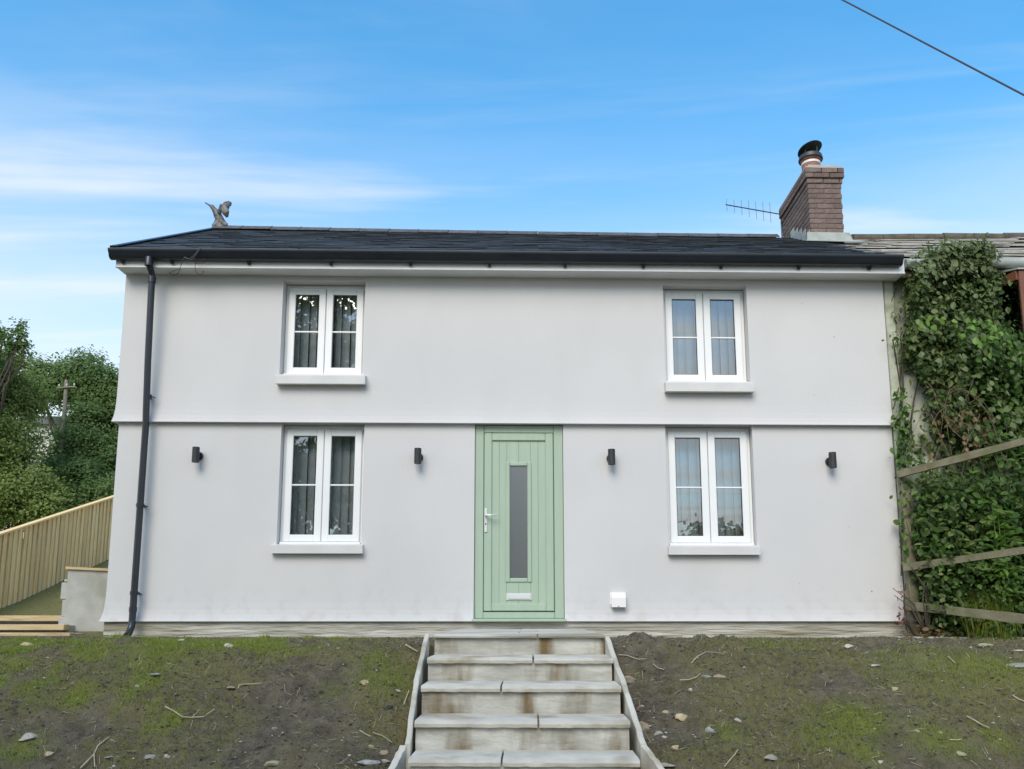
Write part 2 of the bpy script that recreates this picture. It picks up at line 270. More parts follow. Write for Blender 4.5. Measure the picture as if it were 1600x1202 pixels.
# ------------------------------------------------------------------ helpers
BASE = {}
def tag(o, label=None, cat=None, group=None, kind=None):
    if label: o['label'] = label
    if cat: o['category'] = cat
    if group: o['group'] = group
    if kind: o['kind'] = kind
    return o
def thing(name, label, cat, base, group=None):
    o = bpy.data.objects.new(name, None); COL.objects.link(o); o.location = base; o.empty_display_size = .1
    BASE[o.name] = Vector(base); return tag(o, label, cat, group)
class MB:
    def __init__(s): s.v = []; s.f = []
    def add(s, vs, fs):
        n = len(s.v); s.v += [tuple(map(float, v)) for v in vs]; s.f += [tuple(i+n for i in f) for f in fs]; return s
    def box(s, x0, x1, y0, y1, z0, z1, ch=0.):
        if ch <= 0:
            return s.add([(x0, y0, z0), (x1, y0, z0), (x1, y1, z0), (x0, y1, z0), (x0, y0, z1), (x1, y0, z1), (x1, y1, z1), (x0, y1, z1)],
                         [(0, 3, 2, 1), (4, 5, 6, 7), (0, 1, 5, 4), (1, 2, 6, 5), (2, 3, 7, 6), (3, 0, 4, 7)])
        vs = []; idx = {}
        lo = (x0, y0, z0); hi = (x1, y1, z1)
        for sx in (0, 1):
            for sy in (0, 1):
                for sz in (0, 1):
                    c = [hi[0] if sx else lo[0], hi[1] if sy else lo[1], hi[2] if sz else lo[2]]
                    sg = (-1 if sx else 1, -1 if sy else 1, -1 if sz else 1)
                    for a in range(3):
                        q = list(c)
                        for b in range(3):
                            if b != a: q[b] += sg[b]*ch
                        idx[(sx, sy, sz, a)] = len(vs); vs.append(q)
        fs = []
        for a in range(3):
            for sa in (0, 1):
                b, c = (a+1) % 3, (a+2) % 3; ring = []
                for (p, q) in ((0, 0), (1, 0), (1, 1), (0, 1)):
                    k = [0, 0, 0]; k[a] = sa; k[b] = p; k[c] = q; ring.append(idx[(*k, a)])
                fs.append(tuple(ring if sa else ring[::-1]))
        for a in range(3):
            b, c = (a+1) % 3, (a+2) % 3
            for p in (0, 1):
                for q in (0, 1):
                    k0 = [0, 0, 0]; k0[b] = p; k0[c] = q; k1 = list(k0); k1[a] = 1
                    r = [idx[(*k0, b)], idx[(*k0, c)], idx[(*k1, c)], idx[(*k1, b)]]
                    fs.append(tuple(r if (p != q) else r[::-1]))
        for sx in (0, 1):
            for sy in (0, 1):
                for sz in (0, 1):
                    r = [idx[(sx, sy, sz, a)] for a in range(3)]
                    fs.append(tuple(r if (sx+sy+sz) % 2 else r[::-1]))
        return s.add(vs, fs)
    def sweep(s, pts, rad, n=8, flat=1., side=None, cap=True):
        P = [Vector(p) for p in pts]
        if not hasattr(rad, '__len__'): rad = [rad]*len(P)
        vs = []; fs = []; prev = None
        for i, p in enumerate(P):
            t = (P[min(i+1, len(P)-1)]-P[max(i-1, 0)]).normalized()
            if side is not None: a = (Vector(side)-t*Vector(side).dot(t)).normalized()
            elif prev is None: a = t.orthogonal().normalized()
            else: a = (prev-t*prev.dot(t)).normalized()
            prev = a; b = t.cross(a)
            for k in range(n):
                an = 2*math.pi*k/n
                vs.append(p+a*math.cos(an)*rad[i]*flat+b*math.sin(an)*rad[i])
        for i in range(len(P)-1):
            for k in range(n):
                k2 = (k+1) % n; fs.append((i*n+k, i*n+k2, (i+1)*n+k2, (i+1)*n+k))
        if cap: fs.append(tuple(range(n))[::-1]); fs.append(tuple((len(P)-1)*n+k for k in range(n)))
        return s.add(vs, fs)
    def lathe(s, prof, c, n=20, axis=(0, 0, 1), closed=False):
        ax = Vector(axis).normalized(); a = ax.orthogonal().normalized(); b = ax.cross(a); c = Vector(c); vs = []; fs = []
        for r, h in prof:
            for k in range(n):
                an = 2*math.pi*k/n; vs.append(c+ax*h+(a*math.cos(an)+b*math.sin(an))*max(r, 1e-4))
        m = len(prof)
        for i in range(m-1):
            for k in range(n): k2 = (k+1) % n; fs.append((i*n+k, i*n+k2, (i+1)*n+k2, (i+1)*n+k))
        fs.append(tuple(range(n))[::-1]); fs.append(tuple((m-1)*n+k for k in range(n)))
        return s.add(vs, fs)
    def extr(s, poly, d0, d1, axis='y'):                 # polygon in the plane across the axis, extruded from d0 to d1
        def P(u, v, d): return {'y': (u, d, v), 'x': (d, u, v), 'z': (u, v, d)}[axis]
        n = len(poly); vs = [P(u, v, d0) for u, v in poly]+[P(u, v, d1) for u, v in poly]
        fs = [tuple(range(n)), tuple(range(2*n-1, n-1, -1))]+[(i, i+n, (i+1) % n+n, (i+1) % n) for i in range(n)]
        return s.add(vs, fs)
def build(mb, name, m, parent=None, label=None, cat=None, group=None, kind=None, sh=False, smooth=False, base=None, fixn=True, auto=None):
    V = [shear(v) for v in mb.v] if sh else mb.v
    if parent is not None:
        root = parent
        while root.parent: root = root.parent
        org = BASE[root.name]
    elif base is not None: org = Vector(base)
    else:
        a = np.array(V); org = Vector(((a[:, 0].min()+a[:, 0].max())/2, (a[:, 1].min()+a[:, 1].max())/2, a[:, 2].min()))
    me = bpy.data.meshes.new(name); me.from_pydata([(v[0]-org[0], v[1]-org[1], v[2]-org[2]) for v in V], [], mb.f); me.update()
    if fixn:
        bm = bmesh.new(); bm.from_mesh(me); bmesh.ops.recalc_face_normals(bm, faces=bm.faces); bm.to_mesh(me); bm.free()
    if smooth: me.shade_smooth()
    if auto: me.shade_smooth(); me.set_sharp_from_angle(angle=R(auto))
    me.materials.append(MATS[m])
    o = bpy.data.objects.new(name, me); COL.objects.link(o)
    if parent is not None: o.parent = parent
    else: o.location = org; BASE[o.name] = org.copy()
    return tag(o, label, cat, group, kind)
def place(src, parent, loc, rot=(0, 0, 0), scale=(1, 1, 1)):     # another object on the same mesh, loc in world
    c = src.copy(); COL.objects.link(c); c.parent = parent
    root = parent
    while root.parent: root = root.parent
    c.location = Vector(loc)-BASE[root.name]; c.rotation_euler = rot; c.scale = scale; return c
def piece(mb, name, m, parent, loc, **k):                        # a part whose mesh is centred on itself (so that it can be copied)
    me = bpy.data.meshes.new(name); me.from_pydata(mb.v, [], mb.f); me.update(); me.materials.append(MATS[m])
    bm = bmesh.new(); bm.from_mesh(me); bmesh.ops.recalc_face_normals(bm, faces=bm.faces); bm.to_mesh(me); bm.free()
    o = bpy.data.objects.new(name, me); COL.objects.link(o); o.parent = parent
    root = parent
    while root.parent: root = root.parent
    o.location = Vector(loc)-BASE[root.name]; return o
LEAF_V = np.array([(0, 0, 0), (.30, .35, .06), (.24, .72, .03), (0, 1., -.10), (-.24, .72, .03), (-.30, .35, .06)])
def leaves(P, Nn, size, jitter=.6, droop=.0, rng=RNG, shape=LEAF_V):
    """folded leaves of six corners and four faces: positions P, outward directions Nn, sizes"""
    n = len(P); Nn = Nn+rng.normal(0, jitter, (n, 3)); Nn /= np.linalg.norm(Nn, axis=1)[:, None]+1e-9
    t = rng.normal(0, 1, (n, 3)); t[:, 2] -= droop*2; t -= Nn*np.sum(t*Nn, 1)[:, None]; t /= np.linalg.norm(t, axis=1)[:, None]+1e-9
    b = np.cross(t, Nn); S = np.asarray(size).reshape(-1, 1, 1)*np.ones((n, 1, 1))
    V = P[:, None, :]+S*(shape[None, :, 0:1]*b[:, None, :]+shape[None, :, 1:2]*t[:, None, :]+shape[None, :, 2:3]*Nn[:, None, :])
    fb = np.array([(0, 1, 2, 3), (0, 3, 4, 5)]); Fc = (np.arange(n)*6)[:, None, None]+fb[None]
    return V.reshape(-1, 3), Fc.reshape(-1, 4)
def raw(name, V, Fc, m, org, parent=None, **k):
    me = bpy.data.meshes.new(name); V = np.asarray(V)-np.array(org)
    me.from_pydata(V.tolist(), [], Fc.tolist() if hasattr(Fc, 'tolist') else Fc); me.update(); me.materials.append(MATS[m])
    o = bpy.data.objects.new(name, me); COL.objects.link(o)
    if parent is not None: o.parent = parent
    else: o.location = org; BASE[o.name] = Vector(org)
    return tag(o, **k)
def struct(o): o['kind'] = 'structure'; return o

# ------------------------------------------------------------------ the ground: one sheet, finest on the bank in front
def axis(lo, hi, step, far, extra=()):
    a = list(np.arange(lo, hi+1e-6, step)); d = step
    r = hi
    while r < far: d *= 1.35; r += d; a.append(r)
    l = lo; d = step
    while l > -far: d *= 1.35; l -= d; a.insert(0, l)
    return np.unique(np.round(np.array(a+list(extra)), 4))
gx = axis(-5.6, 5.6, .024, 900, extra=(SX0, SX0+.022, SX1-.022, SX1)); gy = axis(-5.2, .1, .024, 900)
GX, GY = np.meshgrid(gx, gy); GZ = ground_h(GX, GY)
def grass_mask(X, Y):
    """where turf grows: the strip under the wall on the left, a few tufts, thin moss elsewhere"""
    g = np.zeros_like(X)
    n = fbm(X, Y, 2.6, 4)
    g = np.maximum(g, sm(n+.55*np.exp(-((X+3.6)/1.9)**2-((Y+1.9)/1.15)**2)-.24, .42, .62)*sm(-X, 1.0, 2.4))
    for px, py, r, a in ((600, 1060, .22, .75), (590, 1030, .15, .5), (1330, 1130, .22, .9), (1300, 1150, .18, .7), (1470, 1155, .2, .6), (1540, 1045, .35, .75), (1450, 1040, .5, .45), (120, 1090, .12, .8), (30, 1175, .14, .7), (1140, 1145, .10, .6), (400, 1015, .25, .9), (250, 1020, .35, .9), (1210, 1010, .5, .3), (1350, 1175, .12, .6), (1560, 1160, .12, .7), (520, 1080, .10, .4), (450, 1012, .2, .7)):
        q = ground_hit(px, py); g = np.maximum(g, a*np.exp(-(((X-q[0])/r)**2+((Y-q[1])/(r*.9))**2))*(.35+1.3*n))
    return np.clip(g, 0, 1)*sm(-Y, -.1, .06)
GM = grass_mask(GX, GY)
MM = np.clip(sm(fbm(GX+40, GY, 1.3, 5, .6), .38, .56)*(.55+.45*fbm(GX, GY, 20, 2)), 0, 1)      # moss
far_turf = np.maximum(sm(GY, .3, 1.), sm(-GX, 6.5, 8)*sm(GY, -6, -5)); GM = np.maximum(GM, far_turf*.2); MM = np.maximum(MM, far_turf)
ny, nx = GX.shape; ii = np.arange(ny*nx).reshape(ny, nx)
Fg = np.stack([ii[:-1, :-1], ii[:-1, 1:], ii[1:, 1:], ii[1:, :-1]], -1).reshape(-1, 4)
me = bpy.data.meshes.new('ground'); Vg = np.stack([GX, GY, GZ], -1).reshape(-1, 3)
me.from_pydata(Vg.tolist(), [], Fg.tolist()); me.update(); me.shade_smooth()
for nm, A in (('turf', GM), ('moss', MM)):
    at = me.attributes.new(nm, 'FLOAT', 'POINT'); at.data.foreach_set('value', A.reshape(-1).astype(np.float32))
m = bpy.data.materials.new('soil'); m.use_nodes = True; t = m.node_tree; b = t.nodes['Principled BSDF']; b.inputs['Roughness'].default_value = .95; b.inputs['Specular IOR Level'].default_value = .2
pos = N(t, 'ShaderNodeNewGeometry').outputs['Position']
def noise_to(scale, lo, hi, det=5):
    nz = N(t, 'ShaderNodeTexNoise'); nz.inputs['Scale'].default_value = scale; nz.inputs['Detail'].default_value = det; nz.inputs['Roughness'].default_value = .65; t.links.new(pos, nz.inputs['Vector'])
    mr = N(t, 'ShaderNodeMapRange'); mr.inputs[1].default_value = lo; mr.inputs[2].default_value = hi; t.links.new(nz.outputs[0], mr.inputs[0]); return mr.outputs[0], nz.outputs[0]
def mixc(fac, a, c):
    x = N(t, 'ShaderNodeMix', data_type='RGBA')
    t.links.new(fac, x.inputs[0])
    for i, q in ((6, a), (7, c)):
        if isinstance(q, tuple): x.inputs[i].default_value = (*q, 1)
        else: t.links.new(q, x.inputs[i])
    return x.outputs[2]
def mul(a, c):
    x = N(t, 'ShaderNodeMath', operation='MULTIPLY', use_clamp=True); t.links.new(a, x.inputs[0])
    if isinstance(c, float): x.inputs[1].default_value = c
    else: t.links.new(c, x.inputs[1])
    return x.outputs[0]
f1, raw1 = noise_to(9, .35, .68); f2, _ = noise_to(60, .52, .70); f3, _ = noise_to(26, .40, .62); f4, _ = noise_to(110, .3, .7); f5, _ = noise_to(2.2, .45, .65)
c = mixc(f1, (.098, .080, .055), (.25, .21, .148)); c = mixc(mul(f2, .5), c, (.26, .24, .20)); c = mixc(mul(f5, .6), c, (.25, .21, .115))
am = N(t, 'ShaderNodeAttribute', attribute_name='moss'); ag = N(t, 'ShaderNodeAttribute', attribute_name='turf')
mossc = mixc(f4, (.14, .14, .04), (.31, .285, .10)); c = mixc(mul(mul(am.outputs['Fac'], f3), 1.2), c, mossc)
turfc = mixc(f4, (.18, .22, .03), (.29, .33, .06)); c = mixc(mul(ag.outputs['Fac'], .9), c, turfc)
t.links.new(c, b.inputs['Base Color'])
nb = N(t, 'ShaderNodeTexNoise'); nb.inputs['Scale'].default_value = 45; nb.inputs['Detail'].default_value = 7; nb.inputs['Roughness'].default_value = .7; t.links.new(pos, nb.inputs['Vector'])
bp = N(t, 'ShaderNodeBump'); bp.inputs['Strength'].default_value = 1.; bp.inputs['Distance'].default_value = .05; t.links.new(nb.outputs[0], bp.inputs['Height']); t.links.new(bp.outputs[0], b.inputs['Normal'])
me.materials.append(m)
ground = bpy.data.objects.new('ground', me); COL.objects.link(ground); struct(ground)
# lane the picture was taken from
rb = MB(); rb.box(-60, 60, -12.5, -6.15, -1.46, -1.36); struct(build(rb, 'road', 'asphalt'))

# ------------------------------------------------------------------ the cottage
house = thing('cottage', 'pale grey rendered two storey cottage with slate roof and sage green front door', 'cottage', (0, 0, 0))
XL, XR, YB = -4.63, 3.985, 4.9
ZP, ZS, ZT = .170, 2.335, 4.10
def low_off(z):   # how far the render stands out (bell cast above the plinth)
    return .040*math.exp(-(z-ZP)/.09)
def up_off(z): return .030+.030*math.exp(-(z-ZS)/.09)
OPEN = {}
for nm, x0, y0, x1, y1 in (('ul', 441, 440, 570, 587), ('ll', 436, 662, 567, 851), ('ur', 1037, 447, 1168, 598), ('lr', 1042, 668, 1179, 853), ('door', 741, 668, 881, 968)):
    a = hp(x0, y0, 0); c = hp(x1, y1, 0); mid0 = hp(x0, (y0+y1)/2, 0)[0]; mid1 = hp(x1, (y0+y1)/2, 0)[0]
    OPEN[nm] = [mid0, mid1, c[1], a[1]]
for k in ('ll', 'lr', 'door'): OPEN[k][3] = ZS
OPEN['door'][2] = ZP
DEP = {'ul': .13, 'll': .13, 'ur': .13, 'lr': .13, 'door': .075}
def storey(mb, z0, z1, off, opens, zrows):
    xs = sorted({XL, XR, *[v for k in opens for v in OPEN[k][:2]], *np.linspace(XL, XR, 12)[1:-1]})
    zs = sorted({z0, z1, *[v for k in opens for v in OPEN[k][2:] if z0 <= v <= z1], *zrows})
    def P(x, z):
        o = off(z); X = x-o if x == XL else x
        return (X, -o, z)
    for i in range(len(xs)-1):
        for j in range(len(zs)-1):
            xm = (xs[i]+xs[i+1])/2; zm = (zs[j]+zs[j+1])/2
            if any(OPEN[k][0] < xm < OPEN[k][1] and OPEN[k][2] < zm < OPEN[k][3] for k in opens): continue
            mb.add([P(xs[i], zs[j]), P(xs[i+1], zs[j]), P(xs[i+1], zs[j+1]), P(xs[i], zs[j+1])], [(0, 1, 2, 3)])
    for j in range(len(zs)-1):                                     # gable side
        a, c = zs[j], zs[j+1]
        mb.add([(XL-off(a), -off(a), a), (XL-off(c), -off(c), c), (XL-off(c), YB, c), (XL-off(a), YB, a)], [(0, 1, 2, 3)])
        mb.add([(XR, -off(a), a), (XR, -off(c), c), (XR, YB, c), (XR, YB, a)], [(0, 3, 2, 1)])
    # drip underside
    o = off(z0); mb.add([(XL-o, -o, z0), (XR, -o, z0), (XR, .05, z0), (XL-o, .05, z0)], [(0, 3, 2, 1)])
    mb.add([(XL-o, .05, z0), (XL+.05, .05, z0), (XL+.05, YB, z0), (XL-o, YB, z0)], [(0, 3, 2, 1)])
    for k in opens:                                                # reveals
        x0, x1, a, c = OPEN[k]; d = DEP[k]+.06
        zz = [z for z in zs if a <= z <= c]
        for j in range(len(zz)-1):
            p, q = zz[j], zz[j+1]
            mb.add([(x0, -off(p), p), (x0, -off(q), q), (x0, d, q), (x0, d, p)], [(0, 1, 2, 3)])
            mb.add([(x1, -off(p), p), (x1, -off(q), q), (x1, d, q), (x1, d, p)], [(0, 3, 2, 1)])
        mb.add([(x0, -off(c), c), (x1, -off(c), c), (x1, d, c), (x0, d, c)], [(0, 1, 2, 3)])
        mb.add([(x0, -off(a), a), (x1, -off(a), a), (x1, d, a), (x0, d, a)], [(0, 3, 2, 1)])
mb = MB()
storey(mb, ZP, ZS, low_off, ('ll', 'lr', 'door'), [ZP+.03, ZP+.07, ZP+.12, ZP+.2, ZP+.32, ZP+.5])
storey(mb, ZS, ZT, up_off, ('ul', 'ur'), [ZS+.035, ZS+.08, ZS+.14, ZS+.22, ZS+.34, ZS+.5])
ZR, YR, ZE, YE = 5.80, 2.45, 4.235, -.27
mb.add([(XL-.035, -.03, ZT), (XL-.035, YB, ZT), (XL-.035, YR, ZR-.12)], [(0, 1, 2)]); mb.add([(XR, -.03, ZT), (XR, YB, ZT), (XR, YR, ZR-.12)], [(0, 2, 1)])
mb.add([(XL, YB, 0), (XR, YB, 0), (XR, YB, ZT), (XL, YB, ZT)], [(0, 3, 2, 1)])
build(mb, 'wall', 'render_paint', house, sh=True, fixn=False, auto=40)
mb = MB(); mb.box(XL, XR+.01, .0, YB, -.25, ZP-.006); build(mb, 'plinth', 'plinth_stone', house, sh=True)
# room shells behind the windows and the door (floors, party walls)
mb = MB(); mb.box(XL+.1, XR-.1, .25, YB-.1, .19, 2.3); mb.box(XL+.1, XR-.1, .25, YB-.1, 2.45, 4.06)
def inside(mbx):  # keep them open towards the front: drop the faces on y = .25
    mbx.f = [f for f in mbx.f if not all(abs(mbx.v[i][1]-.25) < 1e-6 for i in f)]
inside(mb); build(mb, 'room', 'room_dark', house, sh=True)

# windows
def window(k, pw):
    x0, x1, z0, z1 = OPEN[k]; d = DEP[k]
    win = build(MB().box(x0+.004, x0+.052, d-.03, d+.05, z0+.004, z1-.004, .004).box(x1-.052, x1-.004, d-.03, d+.05, z0+.004, z1-.004, .004)
                .box(x0+.053, x1-.053, d-.028, d+.05, z1-.060, z1-.004, .004).box(x0+.053, x1-.053, d-.028, d+.05, z0+.004, z0+.050, .004)
                .box((x0+x1)/2-.022, (x0+x1)/2+.022, d-.024, d+.05, z0+.051, z1-.061, .003), 'window', 'upvc_white', house, sh=True)
    xm = (x0+x1)/2
    for a, c in ((x0+.040, xm-.004), (xm+.004, x1-.040)):
        s0, s1 = z0+.036, z1-.046; y0, y1 = d-.055, d-.006; wd = .078
        sash = MB()
        for (p, q, r, s_) in ((a, a+wd, s0, s1), (c-wd, c, s0, s1)): sash.box(p, q, y0, y1, r, s_, .006)
        sash.box(a+wd-.004, c-wd+.004, y0+.0015, y1-.001, s1-wd, s1-.001, .006).box(a+wd-.004, c-wd+.004, y0+.0015, y1-.001, s0+.001, s0+wd, .006)
        so_ = build(sash, 'sash', 'upvc_white', win, sh=True)
        g0, g1, h0, h1 = a+wd, c-wd, s0+wd, s1-wd
        sl = MB()
        for (p, q, r, s_) in ((g0-.002, g0+.006, h0, h1), (g1-.006, g1+.002, h0, h1), (g0+.006, g1-.006, h1-.006, h1+.002), (g0+.006, g1-.006, h0-.002, h0+.006)): sl.box(p, q, y0+.012, y0+.024, r, s_)
        build(sl, 'seal', 'seal_black', win, sh=True)
        build(MB().box(g0-.003, g1+.003, d-.034, d-.030, h0-.003, h1+.003), 'pane', 'glass', win, sh=True)
        hm = h0+(h1-h0)*pw
        build(MB().box(g0, g1, d-.046, d-.0345, hm-.009, hm+.009, .003), 'glazing_bar', 'upvc_white', win, sh=True)
    build(MB().box(x0+.02, x1-.02, d-.10, d-.031, z0+.002, z0+.030, .005), 'inner_sill', 'upvc_white', win, sh=True)
    return win
for k, pw in (('ul', .49), ('ll', .5), ('ur', .49), ('lr', .49)): window(k, pw)
for k, (a, c, t0, t1) in {'ul': (431, 570, 586, 600), 'll': (423, 566, 851, 865), 'ur': (1040, 1176, 597, 612), 'lr': (1047, 1188, 853, 867)}.items():
    Y0 = -.12 if k[0] == 'u' else -.07
    xa, za = hp(a, t0, Y0); xc, zc = hp(c, t1, Y0); x0, x1, z0, z1 = OPEN[k]
    top = max(za, zc+.07); s_ = MB().extr([(Y0, zc), (Y0, top-.006), (Y0+.006, top), (.10, z0+.012), (.10, zc+.01)], min(xa, x0-.012), max(xc, x1+.012), 'x')
    build(s_, 'window_sill', 'sill_paint', house, sh=True)
# vertical blinds hang inside
blind_lab = {'ul': 'grey vertical blind behind the upper window on the downpipe side', 'll': 'grey vertical blind behind the lower window on the downpipe side', 'ur': 'grey vertical blind behind the upper window below the chimney side of the roof', 'lr': 'grey vertical blind behind the lower window nearest the creeper'}
for k in ('ul', 'll', 'ur', 'lr'):
    x0, x1, z0, z1 = OPEN[k]; yb = DEP[k]+.17
    b0 = shear((x0, yb, z0+.03)); bl = thing('vertical_blind', blind_lab[k], 'blind', b0, 'vertical blinds in the four windows')
    build(MB().box(x0-.05, x1+.05, yb-.02, yb+.02, z1-.02, z1+.015), 'head_rail', 'blind', bl, sh=True)
    n = int(round((x1-x0)/.098))+1; first = None; H = (z1-z0)-.03
    for i in range(n):
        xx = x0-.03+i*.098
        if first is None:
            q = MB()
            cs = [(-.056, .012), (-.028, .002), (0, -.003), (.028, .002), (.056, .012)]
            q.add([(cx_, cy_, 0) for cx_, cy_ in cs]+[(cx_, cy_, H) for cx_, cy_ in cs], [(j, j+1, j+6, j+5) for j in range(4)])
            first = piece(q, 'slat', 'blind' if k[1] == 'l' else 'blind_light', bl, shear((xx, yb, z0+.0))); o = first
        else: o = place(first, bl, shear((xx, yb, z0+.0)))
        o.rotation_euler = (0, 0, R((-20 if k[1] == 'l' else 22)+random.uniform(-12, 12)))

# front door
x0, x1, z0, z1 = OPEN['door']; d = DEP['door']
zt = z1-.004; door = MB()
fr_l, fr_r, fr_t, fr_b = .100, .105, .085, .10
door.box(x0+.003, x0+fr_l, d-.05, d+.05, z0+.03, zt, .006).box(x1-fr_r, x1-.003, d-.05, d+.05, z0+.03, zt, .006)
door.box(x0+fr_l+.001, x1-fr_r-.001, d-.048, d+.05, zt-fr_t, zt, .006).box(x0+fr_l+.001, x1-fr_r-.001, d-.048, d+.05, z0+.03, z0+fr_b, .006)
door_o = build(door, 'front_door', 'door_green', house, sh=True, label='sage green planked door with a tall narrow frosted pane')
build(MB().box(x0-.012, x1+.012, -.085, d+.03, z0-.004, z0+.028, .006), 'threshold', 'door_green', door_o, sh=True)
a, c, lo, hi_ = x0+fr_l+.006, x1-fr_r-.006, z0+fr_b+.008, zt-fr_t-.006
y0 = d-.062
st = MB(); wd = .085
st.box(a, a+wd, y0, d, lo, hi_, .007).box(c-wd, c, y0, d, lo, hi_, .007).box(a+wd, c-wd, y0+.001, d, hi_-wd, hi_-.001, .007).box(a+wd, c-wd, y0+.001, d, lo+.001, lo+wd*.95, .007)
build(st, 'door_leaf', 'door_green', door_o, sh=True)
p0, p1, q0, q1 = a+wd-.002, c-wd+.002, lo+wd*.95-.004, hi_-wd+.004
gpx0, gz1 = hp(796, 727, 0); gpx1, gz0 = hp(825, 904, 0)
g0, g1 = gpx0, gpx1
cuts = [p0, (p0+g0-.03)/2, g0-.03, (g0+g1)/2, g1+.03, (p1+g1+.03)/2, p1]
for i in range(6):                                   # boards run full height beside the pane, short above and below it
    u0, u1 = cuts[i]+.0006, cuts[i+1]-.0006
    for s0, s1 in ([(q0, gz0-.01), (gz1+.01, q1)] if i in (2, 3) else [(q0, q1)]):
        build(MB().box(u0, u1, y0+.020, d-.005, s0, s1, .0022), 'plank', 'door_green', door_o, sh=True)
m_ = MB(); e = .042
m_.box(g0-e, g0+.004, y0+.006, d-.01, gz0-e, gz1+e, .008).box(g1-.004, g1+e, y0+.006, d-.01, gz0-e, gz1+e, .008).box(g0+.004, g1-.004, y0+.007, d-.01, gz1-.004, gz1+e-.001, .008).box(g0+.004, g1-.004, y0+.007, d-.01, gz0-e+.001, gz0+.004, .008)
build(m_, 'pane_moulding', 'door_green', door_o, sh=True)
build(MB().box(g0-.01, g1+.01, d-.035, d-.028, gz0-.01, gz1+.01), 'pane', 'glass_frosted', door_o, sh=True)
hx, hz = hp(759, 812, -.01); hz1 = hp(759, 794, 0)[1]; hz0 = hp(759, 832, 0)[1]
hd = build(MB().box(hx-.017, hx+.017, y0-.012, y0+.001, hz0, hz1, .005), 'handle', 'chrome', door_o, sh=True)
hz = hp(765, 806, 0)[1]
build(MB().sweep([(hx, y0-.010, hz), (hx, y0-.05, hz), (hx+.012, y0-.058, hz), (hx+.125, y0-.056, hz+.002)], [.010, .010, .010, .009], 10), 'lever', 'chrome', hd, sh=True, smooth=True)
build(MB().lathe([(.008, 0), (.008, .004)], (hx, y0-.012, hz-.09), 12, (0, -1, 0)), 'keyhole', 'seal_black', hd, sh=True)
lx0, lz1 = hp(791, 927, 0); lx1, lz0 = hp(831, 938, 0)
lb = build(MB().box(lx0, lx1, y0+.008, y0+.021, lz0, lz1, .004), 'letterbox', 'chrome', door_o, sh=True)
build(MB().box(lx0+.022, lx1-.016, y0-.002, y0+.009, lz0+.012, lz1-.012, .004), 'flap', 'chrome', lb, sh=True)
cx_, cz_ = c-.045, lo+.045

# ------------------------------------------------------------------ roof
XV0, XV1 = XL-.065, XR+.02                       # verges
sl = math.hypot(YR-YE, ZR-ZE); uy, uz = (YR-YE)/sl, (ZR-ZE)/sl; ny_, nz_ = -uz, uy
def rp(x, s, h, back=False):                     # s up the slope from the eave, h above the boarding
    y = YE+uy*s+ny_*h; z = ZE+uz*s+nz_*h
    return (x, 2*YR-y if back else y, z)
def slab(mb, x0, x1, s0, s1, h0, h1, t, back=False):   # a slate: top heights h0 (tail), h1 (head), thickness t
    q = [rp(x0, s0, h0, back), rp(x1, s0, h0, back), rp(x1, s1, h1, back), rp(x0, s1, h1, back), rp(x0, s0, h0-t, back), rp(x1, s0, h0-t, back), rp(x1, s1, h1-t, back), rp(x0, s1, h1-t, back)]
    mb.add(q, [(0, 1, 2, 3), (0, 4, 5, 1), (1, 5, 6, 2), (3, 7, 4, 0), (4, 7, 6, 5), (2, 6, 7, 3)])
mb = MB(); slab(mb, XV0+.02, XV1-.01, .02, sl-.02, -.012, -.012, .05); slab(mb, XV0+.02, XV1-.01, .02, sl-.02, -.012, -.012, .05, True)
roof = build(mb, 'roof', 'slate', house, sh=True)
mb = MB(); gauge = .205; rows = int(sl/gauge)+1
for back in (False, True):
    for r in range(rows):
        s0 = r*gauge-.015; s1 = min(s0+gauge+.06, sl-.005); x = XV0-(.15 if r % 2 else 0)
        if s1-s0 < .05: continue
        while x < XV1:
            a = max(x+.002, XV0); c = min(x+.298, XV1); x += .30
            if c-a < .03: continue
            j = random.uniform(-.004, .004); slab(mb, a, c, s0+random.uniform(-.006, .006), s1, .022+j, .006+j*.5, .008, back)
build(mb, 'slates', 'slate', roof, sh=True, kind='stuff')
nrt = 19; L = (XV1-XV0-.36)/nrt; first = None       # ridge tiles stop at the chimney
for i in range(nrt):
    xx = XV0+i*L
    if first is None:
        q = MB(); q.extr([(-.135, -.075), (-.02, .012), (.02, .012), (.135, -.075), (.135, -.092), (.0, -.008), (-.135, -.092)], 0, L-.008, 'x')
        q.extr([(-.138, -.077), (-.02, .015), (.02, .015), (.138, -.077), (.135, -.09), (.0, -.004), (-.135, -.09)], L-.03, L-.006, 'x')
        first = piece(q, 'ridge_tile', 'ridge_clay', roof, (0, 0, 0)); o = first
    else: o = place(first, roof, (0, 0, 0))
    p = shear((xx, YR, ZR+.055-.018*math.sin(math.pi*i/nrt))); o.location = p; o.rotation_euler = (random.uniform(-.02, .02), .028+random.uniform(-.004, .004), 0)
for x in (XV0,):
    mb = MB(); q = []
    for s in (-.03, sl+.02):
        q += [rp(x-.025, s, .040), rp(x+.05, s, .040), rp(x+.05, s, .030), rp(x-.012, s, .030), rp(x-.012, s, -.07), rp(x-.025, s, -.07)]
    n = 6; mb.add(q, [tuple(range(n)), tuple(range(2*n-1, n-1, -1))]+[(i, (i+1) % n, (i+1) % n+n, i+n) for i in range(n)])
    q2 = [(a, 2*YR-b_, c_) for a, b_, c_ in q]; mb.add(q2, [tuple(range(n)), tuple(range(2*n-1, n-1, -1))]+[(i, (i+1) % n, (i+1) % n+n, i+n) for i in range(n)])
    build(mb, 'verge_trim', 'black_plastic', house, sh=True)
